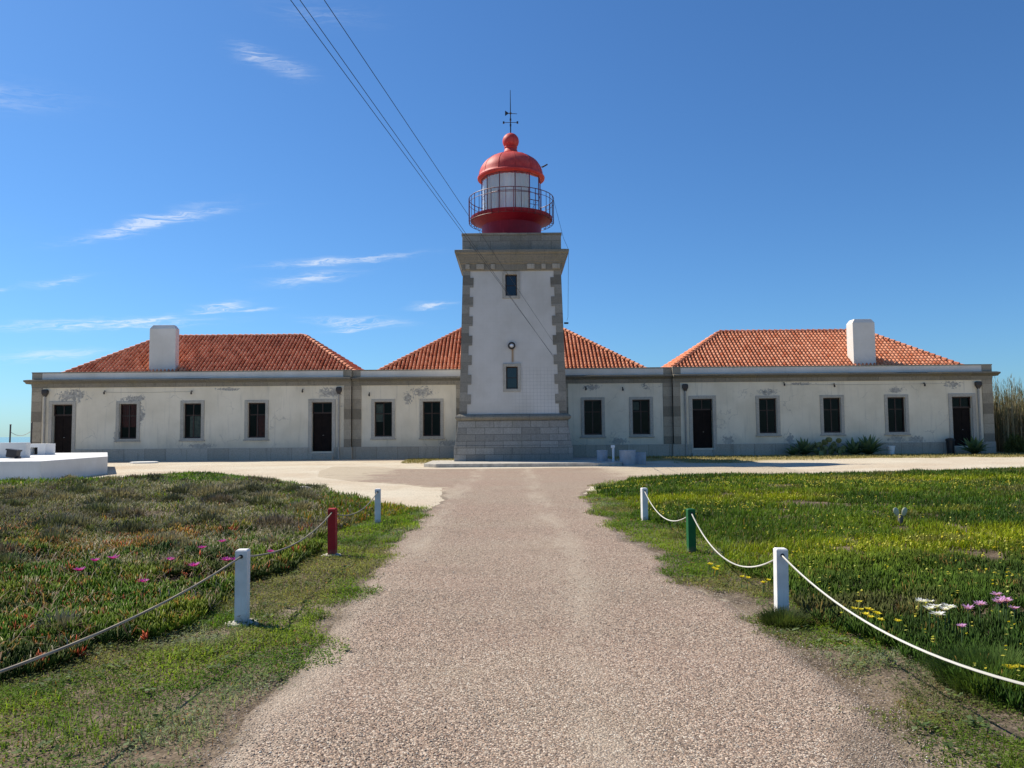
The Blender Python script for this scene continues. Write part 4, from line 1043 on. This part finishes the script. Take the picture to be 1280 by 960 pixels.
def left_bank():
    v = Veg(); bands = [(3, 6.5, 3000), (6.5, 9, 2000), (9, 13, 1150), (13, 19, 620), (19, 31, 420)]
    dryf = lambda x, y: sstep(vnoise(x, y, .33, 20) + .30 * sstep(y, 8.5, 12) * (1 - sstep(y, 19.5, 24)) * sstep(-x, 2.5, 6) - .1 * (y < 8), .50, .66)
    x, y, b_ = scatter(LBED, bands, (-26, -1.5), lambda x, y: (1 - .68 * dryf(x, y) * (1 - sstep(y, 21, 24))) * gaps(x, y, 50), -.05)
    N = len(x); sc_ = SC[b_]; pt = vnoise(x, y, .6, 21); red = sstep(vnoise(x, y, .5, 22), .52, .72) * (1 - .8 * sstep(y, 11, 15)); far = sstep(y, 19, 23)
    cb = cmix(sstep(pt, .35, .7), (.070, .145, .010), (.15, .19, .014)); cb = cmix(.6 * red, cb, (.26, .15, .025)); cb = cmix(far * .8, cb, (.085, .17, .012)); cb = cmix(.5 * sstep(vnoise(x, y, 1.4, 27), .52, .66) * 1.5, cb, (.025, .045, .014))
    ct = cb * 1.25; tipr = (rng.random(N) < .08 + .45 * red) & (y < 20); ct = np.where(tipr[:, None], cmix(U(0, 1, N), (.45, .11, .035), (.50, .32, .06)), ct)
    allred = rng.random(N) < .02 + .10 * red * (vnoise(x, y, 2.5, 28) > .6); allred &= y < 19; cb = np.where(allred[:, None], (.42, .09, .04), cb); ct = np.where(allred[:, None], (.50, .14, .06), ct)
    pale = rng.random(N) < .02; cb = np.where(pale[:, None], (.40, .35, .24), cb); ct = np.where(pale[:, None], (.45, .40, .28), ct)
    k = U(.65, 1.35, (N, 1)); cb = cb * k; ct = ct * k
    lump = .14 * vnoise(x, y, 1.6, 23)
    near = b_ < 3
    c = np.nonzero(near)[0][::5]; k = 8; i = np.repeat(c, k); n = len(i); sz = (U(.6, 1.35, len(c)))[np.repeat(np.arange(len(c)), k)]; lean = np.repeat(U(0, 6.283, len(c)), k)
    a = lean + U(-2.6, 2.6, n); d = U(0, .022, n) * sc_[i]; kk = U(.75, 1.25, (n, 1))
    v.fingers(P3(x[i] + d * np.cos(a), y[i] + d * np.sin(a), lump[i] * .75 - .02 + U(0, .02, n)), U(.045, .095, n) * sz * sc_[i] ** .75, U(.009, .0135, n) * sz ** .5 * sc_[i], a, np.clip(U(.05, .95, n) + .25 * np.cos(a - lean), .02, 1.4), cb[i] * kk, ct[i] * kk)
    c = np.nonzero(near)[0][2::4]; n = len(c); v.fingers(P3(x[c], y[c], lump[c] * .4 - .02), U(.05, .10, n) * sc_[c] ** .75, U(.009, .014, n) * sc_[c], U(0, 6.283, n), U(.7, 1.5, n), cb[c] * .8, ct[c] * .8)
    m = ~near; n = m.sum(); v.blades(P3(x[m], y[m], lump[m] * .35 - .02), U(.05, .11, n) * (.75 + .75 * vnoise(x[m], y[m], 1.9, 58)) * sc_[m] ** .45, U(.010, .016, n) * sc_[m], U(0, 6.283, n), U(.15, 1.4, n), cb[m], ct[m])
    x, y, b_ = scatter(LBED, [(3, 6.5, 60), (6.5, 9, 50), (9, 13, 26)], (-12, -1.5)); n = len(x); cs = cmix(U(0, 1, n), (.16, .07, .04), (.34, .24, .15)); v.blades(P3(x, y, .05), U(.12, .32, n), U(.006, .012, n), U(0, 6.283, n), U(.9, 1.5, n), cs, cs, .25)
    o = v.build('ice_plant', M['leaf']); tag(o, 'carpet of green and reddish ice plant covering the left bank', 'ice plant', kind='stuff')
    # dry scrub and dead grass
    v = Veg(); bands = [(3, 6.5, 900), (6.5, 9, 1100), (9, 13, 1300), (13, 19, 760), (19, 27, 320)]
    x, y, b_ = scatter(LBED, bands, (-26, -1.5), lambda x, y: (.10 + .9 * dryf(x, y) * (1 - sstep(y, 21, 24))) * (.35 + .65 * gaps(x, y, 55))); N = len(x); sc_ = SC[b_]
    f = vnoise(x, y, .8, 25); cb = cmix(sstep(f, .3, .7), (.15, .14, .095), (.36, .32, .225)); gr = rng.random(N) < .5; cb = np.where(gr[:, None], cmix(U(0, 1, N), (.10, .14, .025), (.18, .19, .07)), cb); cb = cmix(.55 * sstep(vnoise(x, y, .7, 29), .56, .7), cb, (.10, .085, .075)); cb = cb * U(.45, 1.3, (N, 1))
    v.blades(P3(x, y, -.01 + .13 * vnoise(x, y, 1.1, 26)), U(.05, .17, N) * sc_ ** .35, U(.004, .009, N) * sc_, U(0, 6.283, N), U(.6, 1.65, N), cb, cb * 1.25, .5)
    k = 0
    while k < 200:
        bx, by = U(-17, -2.2), 4.8 + 20 * rng.random() ** 1.2
        if polydist(LBED, bx, by) < .3 or rng.random() > .28 + .72 * float(dryf(bx, by)): continue
        k += 1; R0 = U(.14, .42); n = int(260 + 900 * R0); d = rng.normal(0, 1, (n, 3)); d /= np.linalg.norm(d, axis=1)[:, None]; d[:, 2] = np.abs(d[:, 2]); q = R0 * U(.3, 1, n) ** .5
        c0 = [(.20, .185, .135), (.11, .12, .065), (.15, .12, .10), (.08, .085, .06), (.27, .235, .16)][k % 5]; cb = np.array(c0) * U(.5, 1.35, (n, 1))
        px, py = bx + d[:, 0] * q * 1.25, by + d[:, 1] * q; v.blades(np.stack([px, py, ground_z(px, py) + d[:, 2] * q * .55], 1), U(.06, .15, n), U(.006, .012, n) * (1 + .05 * by), np.arctan2(d[:, 1], d[:, 0]) + U(-1, 1, n), np.arccos(d[:, 2]) * U(.6, 1.2, n), cb, cb * 1.3, .4)
    tag(v.build('dry_scrub', M['dry']), 'greyish dry scrub and dead grass matted over the back of the left bank', 'dry grass', kind='stuff')


left_bank()


# ---- right bank: lush green with yellow flowers
def right_bank():
    v = Veg(); bands = [(3, 6.5, 3200), (6.5, 9, 2200), (9, 13, 1300), (13, 19, 720), (19, 31.5, 460)]
    x, y, b_ = scatter(RBED, bands, (1.5, 25), lambda x, y: gaps(x, y, 60, .29, .43), -.08)
    N = len(x); sc_ = SC[b_]; f = vnoise(x, y, .45, 32); yl = sstep(vnoise(x * .5, y, .35, 33), .47, .66) * sstep(y, 7.5, 11) * (1 - sstep(y, 21, 25))
    cb = cmix(sstep(f, .3, .7), (.046, .096, .012), (.105, .172, .018)); cb = cmix(yl * .8, cb, (.30, .34, .014)); cb = cmix(.6 * sstep(vnoise(x, y, .8, 35), .62, .75), cb, (.16, .14, .06)); cb = cmix(.5 * sstep(vnoise(x, y, 1.3, 36), .58, .7), cb, (.03, .06, .014)); cb = cb * U(.5, 1.35, (N, 1)) * .9
    ct = cb * 1.4; r = rng.random(N) < .04; ct = np.where(r[:, None], (.36, .22, .06), ct)
    lump = .15 * vnoise(x, y, 1.2, 34); g = rng.random(N) < .45
    m = (b_ < 2) & ~g; c = np.nonzero(m)[0][::4]; k = 7; i = np.repeat(c, k); n = len(i); sz = np.repeat(U(.6, 1.3, len(c)), k); a = U(0, 6.283, n); d = U(0, .02, n); kk = U(.75, 1.25, (n, 1))
    v.fingers(P3(x[i] + d * np.cos(a), y[i] + d * np.sin(a), lump[i] * .7 - .02 + U(0, .02, n)), U(.05, .11, n) * sz, U(.008, .0125, n), a, U(.02, .85, n), cb[i] * kk, ct[i] * kk)
    m = ~m; n = m.sum(); nearg = b_[m] < 2
    v.blades(P3(x[m], y[m], lump[m] * .4 - .02), U(.05, .12, n) * sc_[m] ** .4, np.where(nearg, U(.004, .008, n), U(.008, .0125, n)) * sc_[m], U(0, 6.283, n), U(.1, 1.2, n), cb[m], ct[m], .4)
    tag(v.build('ice_plant', M['leaf']), 'lush green ice plant and grass covering the right bank', 'ice plant', kind='stuff')
    # yellow flower heads, far too many to count
    v = Veg(); bands = [(4, 9, 22), (9, 14, 75), (14, 22, 44), (22, 28, 10)]
    x, y, b_ = scatter(RBED, bands, (2.2, 22), lambda x, y: .06 + .94 * sstep(vnoise(x * .6, y, .4, 33), .46, .64))
    N = len(x); r = U(.007, .014, N) * (1 + .025 * y); c = cmix(U(0, 1, N), (.66, .54, .03), (.62, .64, .16))
    for k in range(2): v.discs(P3(x, y, .07 + .12 * vnoise(x, y, 1.2, 34) + U(0, .05, N)), r, U(-.3, .9, N), U(0, 6.283, N), c)
    tag(v.build('wildflower', M['petal']), 'scatter of tiny yellow wildflowers across the right bank', 'wildflowers', kind='stuff')


right_bank()


# ---- verges beside the path
def verge(side, name, label):
    v = Veg(); bands = [(2.6, 5, 9500), (5, 8, 6500), (8, 12, 3600), (12, 17, 1900), (17, 24, 1000)]; S2 = np.array([1, 1.2, 1.6, 2.2, 3.0])
    bed = LBED if side < 0 else RBED
    def keep(x, y):
        l, r = path_edges(y); e = (l - x) if side < 0 else (x - r)
        db = polydist(bed, x, y) + (vnoise(x, y, .8, 14) - .5) * .9; n1 = vnoise(x, y, .9, 41 + side); n2 = vnoise(x, y, 3.2, 43 + side)
        f = sstep(e + (n1 - .5) * .9 + (n2 - .5) * .35, -.14, .12) * (1 - sstep(db, .15, .5)) * (.12 + .88 * sstep(n2 * .45 + n1 * .55, .27, .40))
        near = (y < 4.9) & (side < 0) & (x > -2.6) | (y < 4.6) & (side > 0) & (x < 2.2)
        f = np.where(near, f * (.5 + .5 * sstep(n1, .42, .62)), f)
        f = np.where((y > 15.8) & (side < 0), f * (1 - sstep(y, 15.8, 17)) , f)
        return f * ((np.abs(x) < 3.6 + np.maximum(0, 6 - y) * 3) if side < 0 else True)
    x, y, b_ = scatter(None, bands, (-5, -1.0) if side < 0 else (1.3, 5.2), keep); N = len(x); sc_ = S2[b_]
    f = vnoise(x, y, 1.6, 44 + side); cb = cmix(sstep(f, .3, .7), (.095, .18, .018), (.20, .28, .03)); sil = sstep(vnoise(x, y, 1.1, 46), .56, .7); cb = cmix(sil * .7, cb, (.27, .30, .20)); st = sstep(vnoise(x, y, .9, 47), .48, .66); cb = cmix(st * .65, cb, (.24, .21, .10)); rd = rng.random(N) < .03; cb = np.where(rd[:, None], (.30, .15, .06), cb); cb = cmix(.45 * sstep(vnoise(x, y, 1.7, 49), .55, .7), cb, (.05, .085, .02)); cb = cb * U(.5, 1.4, (N, 1)) * .88
    tall = 1 + 1.0 * sstep(vnoise(x, y, 2.2, 48), .5, .65)
    g = rng.random(N) < .5; n = g.sum()
    v.blades(P3(x[g], y[g], -.004), U(.015, .05, n) * sc_[g] ** .6 * tall[g], U(.003, .006, n) * sc_[g] ** .9, U(0, 6.283, n), U(.3, 1.4, n), cb[g], cb[g] * 1.3, .4)
    g = ~g; n = g.sum(); v.discs(P3(x[g], y[g], U(.005, .03, n) * sc_[g] ** .4 * tall[g]), U(.004, .011, n) * sc_[g] ** .9, U(-.6, .6, n), U(0, 6.283, n), cb[g] * 1.1)
    # broader-leaved weeds in little rosettes
    x, y, b_ = scatter(None, [(2.6, 5, 16), (5, 8, 12), (8, 13, 7)], (-5, -1.0) if side < 0 else (1.3, 5.2), keep); k = 11; i = np.repeat(np.arange(len(x)), k); n = len(i); a = U(0, 6.283, n); d = U(.01, .07, n)
    cw = (cmix(U(0, 1, len(x)), (.05, .10, .02), (.20, .25, .12)))[i] * U(.7, 1.3, (n, 1)); px, py = x[i] + d * np.cos(a), y[i] + d * np.sin(a)
    v.discs(P3(px, py, .012 + U(0, .03, n)), U(.010, .022, n), U(-.2, .7, n), a, cw)
    tag(v.build(name, M['grass']), label, 'verge', kind='stuff')


verge(-1, 'verge_weeds', 'low clover and weeds with bare soil patches along the left edge of the path')
verge(1, 'verge_weeds', 'low weeds and grass along the right edge of the path')


def extra_veg():
    # straw and twigs on the verge soil, dry strip by the right wing
    v = Veg(); x = np.concatenate([U(-5, -1.4, 2600), U(1.7, 5.5, 2600)]); y = 2.8 + 6 * rng.random(5200) ** 1.3; l, r = path_edges(y); k = (x < l + .05) | (x > r - .05); x, y = x[k], y[k]; N = len(x)
    cb = cmix(U(0, 1, N), (.16, .12, .075), (.36, .30, .20)); v.blades(P3(x, y, .004), U(.03, .11, N), U(.002, .0045, N), U(0, 6.283, N), U(1.25, 1.55, N), cb, cb * 1.2, .05)
    tag(v.build('straw', M['dry']), 'dry straw bits lying on the soil beside the path', 'straw', kind='stuff')
    v = Veg(); n = 16000; x = U(5.5, 34, n); y = 41.6 + 5.8 * rng.random(n) ** .8; k = rng.random(n) < sstep(vnoise(x, y, .5, 9) + .14 * (y - 43), .36, .62); x, y = x[k], y[k]
    x2 = U(-6.2, -2.6, 2500); y2 = U(42.6, 46.5, 2500); k = rng.random(2500) < sstep(vnoise(x2, y2, .6, 10), .42, .6); x, y = np.r_[x, x2[k]], np.r_[y, y2[k]]; N = len(x)
    cb = cmix(U(0, 1, N), (.20, .19, .06), (.36, .29, .13)); v.blades(P3(x, y, -.01), U(.06, .16, N), U(.02, .035, N), U(0, 6.283, N), U(.2, 1.2, N), cb, cb * 1.2)
    tag(v.build('dry_grass', M['dry']), 'strip of yellowed grass along the foot of the right wing', 'dry grass', kind='stuff')


extra_veg()


# ---------------------------------------------------------------- single plants and flowers
def tussock(x, y, r, n, L, c0, c1, label):
    v = Veg(); a = U(0, 6.283, n); d = r * np.sqrt(rng.random(n)); px, py = x + d * np.cos(a), y + d * np.sin(a); cb = cmix(U(0, 1, n), c0, c1) * U(.6, 1.3, (n, 1))
    v.blades(P3(px, py, -.01), U(.6, 1, n) * L, U(.003, .006, n), a + U(-.6, .6, n), .15 + .9 * d / r * U(.5, 1.1, n), cb, cb * 1.4, .4)
    tag(v.build('grass_tussock', M['grass'], origin=(x, y, float(ground_z(x, y)))), label, 'grass tuft', 'grass tussocks right of the path')


tussock(2.22, 6.45, .17, 1100, .17, (.03, .055, .015), (.07, .085, .03), 'dark spiky grass tussock at the foot of the nearest white right-hand post')
tussock(2.95, 4.85, .30, 2600, .26, (.05, .09, .02), (.10, .15, .035), 'broad dark green grass tussock below the white rope at the lower right')
tussock(3.35, 4.55, .22, 1500, .24, (.05, .085, .02), (.10, .14, .035), 'green grass tussock at the right edge under the white rope')
tussock(2.55, 6.5, .18, 700, .14, (.10, .085, .06), (.16, .14, .09), 'low greyish dry tussock right of the nearest white right-hand post')


def flower(kind, x, y, h, r, pc, cc, npet, label, cat, group, tilt=.2):
    z = float(ground_z(x, y)); t = empty(kind, (x, y, z), label, cat, group)
    s = MB(); s.tube([(x, y, z - .01), (x + .01, y, z + h)], .004, 5); s.done('stem', M['stem'], t)
    v = Veg(); a = np.linspace(0, 2 * math.pi, npet, False) + rng.random(); n = len(a)
    Pp = np.stack([x + .01 + np.cos(a) * r * .15, y + np.sin(a) * r * .15, np.full(n, z + h)], 1)
    c_ = np.tile(pc, (n, 1)) * U(.85, 1.15, (n, 1)); v.blades(Pp, np.full(n, r), np.full(n, 2.4 * r / npet * 1.9), a, U(.85, 1.35, n), c_, c_ * 1.1, .15, 1.1); v.build('petals', M['petal'], t)
    s = MB(); s.lathe([(r * .22, z + h - .004), (r * .25, z + h + .006), (r * .1, z + h + .014)], (x + .01, y), 8); s.done('centre', plain_mat('flower_centre', cc, .8), t)


M['stem'] = plain_mat('green_stem', (.06, .11, .03), .6)
for x, y, r in ((-4.31, 7.71, .05), (-4.42, 8.2, .042), (-4.3, 8.34, .055), (-3.72, 8.41, .04), (-3.33, 8.1, .05), (-3.68, 9.17, .045), (-3.64, 9.68, .045), (-3.14, 8.48, .05), (-3.04, 8.5, .048), (-2.86, 9.12, .04), (-3.45, 7.25, .038)):
    flower('magenta_flower', x, y, .21, r * 1.35, (.50, .04, .36), (.7, .6, .3), 16, 'magenta daisy-like flower rising out of the ice plant on the left bank', 'flower', 'magenta flowers on the left bank')
for x, y, r in ((3.17, 6.1, .05), (3.23, 6.08, .035), (3.10, 5.85, .05), (3.17, 5.9, .055), (3.24, 5.84, .055), (3.19, 5.80, .05), (3.07, 5.68, .055)):
    flower('white_daisy', x, y,   .22, r * 1.0, (.80, .79, .76), (.6, .5, .3), 14, 'white daisy in the clump behind the white rope, lower right', 'flower', 'white daisies on the right bank')
for x, y, r in ((3.33, 5.75, .05), (3.46, 5.82, .05), (3.73, 6.05, .045), (3.69, 5.9, .055), (3.61, 5.83, .055), (3.67, 5.84, .05), (3.60, 5.64, .04), (3.05, 5.35, .035)):
    flower('pink_daisy', x, y,   .22, r * 1.0, (.66, .36, .62), (.45, .2, .3), 14, 'pale pink daisy beside the white daisies on the right bank', 'flower', 'pink daisies on the right bank')
for k in range(26):
    x, y = ((U(2.25, 2.5), U(7.4, 7.9)), (U(2.75, 2.98), U(5.9, 6.6)), (U(2.0, 2.2), U(7.9, 8.6)), (U(2.98, 3.08), U(4.62, 4.8)))[k % 4 if k < 20 else 1]
    flower('yellow_flower', float(x), float(y),   .13, .03, (.78, .66, .04), (.7, .5, .03), 6, 'small bright yellow flower in the weeds beside the white rope', 'flower', 'yellow flowers along the right verge')


def agave(x, y, r, n, label, c0=(.07, .12, .06), c1=(.16, .22, .13)):
    s = MB(); z0 = 0.0; me_c = []
    v = Veg()
    for k in range(n):
        a = k * 2.4 + U(-.2, .2); tilt = .15 + 1.15 * (1 - k / n) ** .8 + U(-.1, .1); L = r * U(.85, 1.1); w = .23 * r
        h = np.array((math.cos(a), math.sin(a), 0)); sd = np.array((-math.sin(a), math.cos(a), 0)); up = np.array((0, 0, 1.)); P0 = np.array((x, y, z0 + .02))
        pts = []; cc = cmix(U(0, 1, 1), c0, c1)[0] * U(.8, 1.2)
        for f, wf in ((0, .7), (.35, 1), (.7, .75), (1, .03)):
            tt = tilt * (.75 + .35 * f); c_ = P0 + L * f * (math.cos(tt) * up + math.sin(tt) * h); nn = math.cos(tt) * h - math.sin(tt) * up
            pts += [c_ - sd * w * wf / 2, c_ + nn * -.05 * r * wf * .8, c_ + sd * w * wf / 2]
        kx = v.n; v.V.append(np.array(pts)); v.C.append(np.tile(cc, (12, 1)) * np.repeat([.7, .95, 1.1, 1.3], 3)[:, None]); v.n += 12
        v.F4.append(np.array([(kx + 3 * i + j, kx + 3 * i + j + 1, kx + 3 * i + j + 4, kx + 3 * i + j + 3) for i in range(3) for j in range(2)]))
    tag(v.build('agave', M['leaf'], origin=(x, y, 0)), label, 'agave', 'agaves along the right wing')


agave(17.75, 47.0, 1.15, 34, 'large dark agave, leftmost of the plants against the right wing')
agave(16.95, 46.7, .75, 22, 'small grey-green agave at the left end of the row of plants by the right wing')
agave(20.75, 46.9, 1.05, 34, 'agave between the olive prickly pear and the tallest agave by the right wing')
agave(21.6, 46.8, 1.3, 40, 'tallest agave, right end of the row of plants by the right wing')
agave(27.75, 46.4, 1.15, 34, 'lone agave in front of the right end door')


def prickly(x, y, label):
    t = empty('prickly_pear', (x, y, 0), label, 'cactus'); m = plain_mat('olive_pad', (.15, .17, .06), .6, var=.25, scale=4)
    for k in range(46):
        a = U(0, 6.283); d = .95 * math.sqrt(rng.random()); h = U(.15, 1.15) * (1 - .45 * (d / .95) ** 2); r = U(.12, .19)
        s = MB(); s.lathe([(.02, -r), (r * .7, -r * .75), (r, 0), (r * .75, r * .75), (.02, r * 1.05)], (0, 0), 10); R3 = Euler((U(-.5, .5), U(-.5, .5), U(0, 6.28))).to_matrix()
        for vv in s.bm.verts: vv.co = R3 @ Vector((vv.co.x, vv.co.y * .22, vv.co.z)) + Vector((x + d * math.cos(a) * 1.1, y + d * math.sin(a) * .5, max(h, r * .6)))
        s.done('pad', m, t, smooth=True)


prickly(19.35, 47.0, 'bushy olive green prickly pear between the agaves by the right wing')
# pale dead cactus stump on the right lawn
t = empty('pale_cactus', (6.05, 12.12, .12), 'small pale cactus with two bleached pads standing up from the right bank', 'cactus')
for sx in (-1, 1):
    s = MB(); s.lathe([(.015, -.06), (.034, -.04), (.045, .015), (.034, .055), (.01, .072)], (0, 0), 12)
    for vv in s.bm.verts: vv.co = Matrix.Rotation(R(sx * 20), 3, 'Y') @ Vector((vv.co.x, vv.co.y * .4, vv.co.z)) + Vector((6.05 + sx * .062, 12.12, .30))
    s.done('pad', plain_mat('bleached_pad', (.48, .47, .33), .7), t, smooth=True)
s = MB(); s.lathe([(.03, .08), (.04, .18), (.035, .23), (.015, .26)], (6.06, 12.14), 10); s.done('stump', plain_mat('grey_stump', (.12, .11, .10), .9), t, smooth=True)


def rock(x, y, r, label):
    bm = bmesh.new(); bmesh.ops.create_icosphere(bm, subdivisions=3, radius=1)
    for vv in bm.verts:
        n = .75 + .5 * float(vnoise(vv.co.x * 2 + x, vv.co.y * 2 + vv.co.z * 3.1, .9, 60)); vv.co = Vector((vv.co.x * r * 1.3 * n + x, vv.co.y * r * n + y, vv.co.z * r * .65 * n + float(ground_z(x, y)) + r * .3))
    me = bpy.data.meshes.new('rock'); bm.to_mesh(me); bm.free()
    for p in me.polygons: p.use_smooth = True
    tag(link('rock', me, M['rock'], None, (x, y, float(ground_z(x, y)))), label, 'rock')


M['rock'] = plain_mat('pale_rock', (.36, .33, .28), .95, var=.25, scale=7, bump=.6, dirt=(.12, .11, .09, .5))
rock(-5.33, 19.6, .22, 'pale rounded rock lying in the green rim of the left bank')
rock(-2.75, 8.95, .07, 'small dark stone near the red post')
rock(4.0, 7.9, .055, 'small pale stone lying among weeds in the right bank')


# bush at the right house corner, and the reed bed behind it
def bush(x, y, rx, rz, n, label):
    v = Veg(); d = rng.normal(0, 1, (n, 3)); d /= np.linalg.norm(d, axis=1)[:, None]; d[:, 2] = np.abs(d[:, 2]); rr = U(.35, 1, n) ** .6
    rr *= .7 + .6 * vnoise(np.arctan2(d[:, 1], d[:, 0]) * 1.2, d[:, 2] * 3, 1.2, 71)
    P = np.stack([x + d[:, 0] * rx * rr, y + d[:, 1] * rx * .8 * rr, .1 + d[:, 2] * rz * rr], 1); cb = cmix(U(0, 1, n), (.04, .065, .02), (.10, .12, .05)) * U(.6, 1.4, (n, 1))
    v.blades(P, U(.12, .3, n), U(.02, .04, n), U(0, 6.283, n), U(.0, 1.2, n), cb, cb * 1.3)
    tag(v.build('shrub', M['grass'], origin=(x, y, 0)), label, 'shrub')


bush(30.15, 46.3, .62, 1.05, 1800, 'dark rounded shrub at the right corner of the house')


def reeds():
    v = Veg(); n = 2300; x = U(30.8, 42, n); y = U(48, 56, n); x += (y - 48) * .35; H = U(2.2, 4.6, n) * (.75 + .5 * vnoise(x, y, .35, 80)); az = U(0, 6.283, n)
    cb = cmix(U(0, 1, n), (.20, .16, .10), (.36, .31, .20)) * U(.6, 1.2, (n, 1)); P = np.stack([x, y, 0 * x], 1)
    v.blades(P, H, U(.025, .045, n), az, U(.0, .12, n), cb, cb * .9, .3, .9); v.blades(P + (.01, .01, 0), H * .98, U(.025, .045, n), az + 1.57, U(.0, .12, n), cb, cb, .3, .9)
    k = 9; i = np.repeat(np.arange(n), k); f = U(.25, 1, n * k); a = U(0, 6.283, n * k); t = U(.0, .06, n * k); m = n * k
    Q = P[i] + np.stack([np.sin(t) * 0, t * 0, f * H[i] * .96], 1); c_ = cmix(U(0, 1, m), (.12, .12, .055), (.30, .27, .15)) * U(.6, 1.3, (m, 1))
    v.blades(Q, U(.25, .6, m), U(.02, .035, m), a, U(.2, 1.0, m), c_, c_ * 1.2, .5)
    tag(v.build('reed_bed', M['dry']), 'dense stand of tall dry canes behind the right corner of the house', 'reeds', kind='stuff')


reeds()
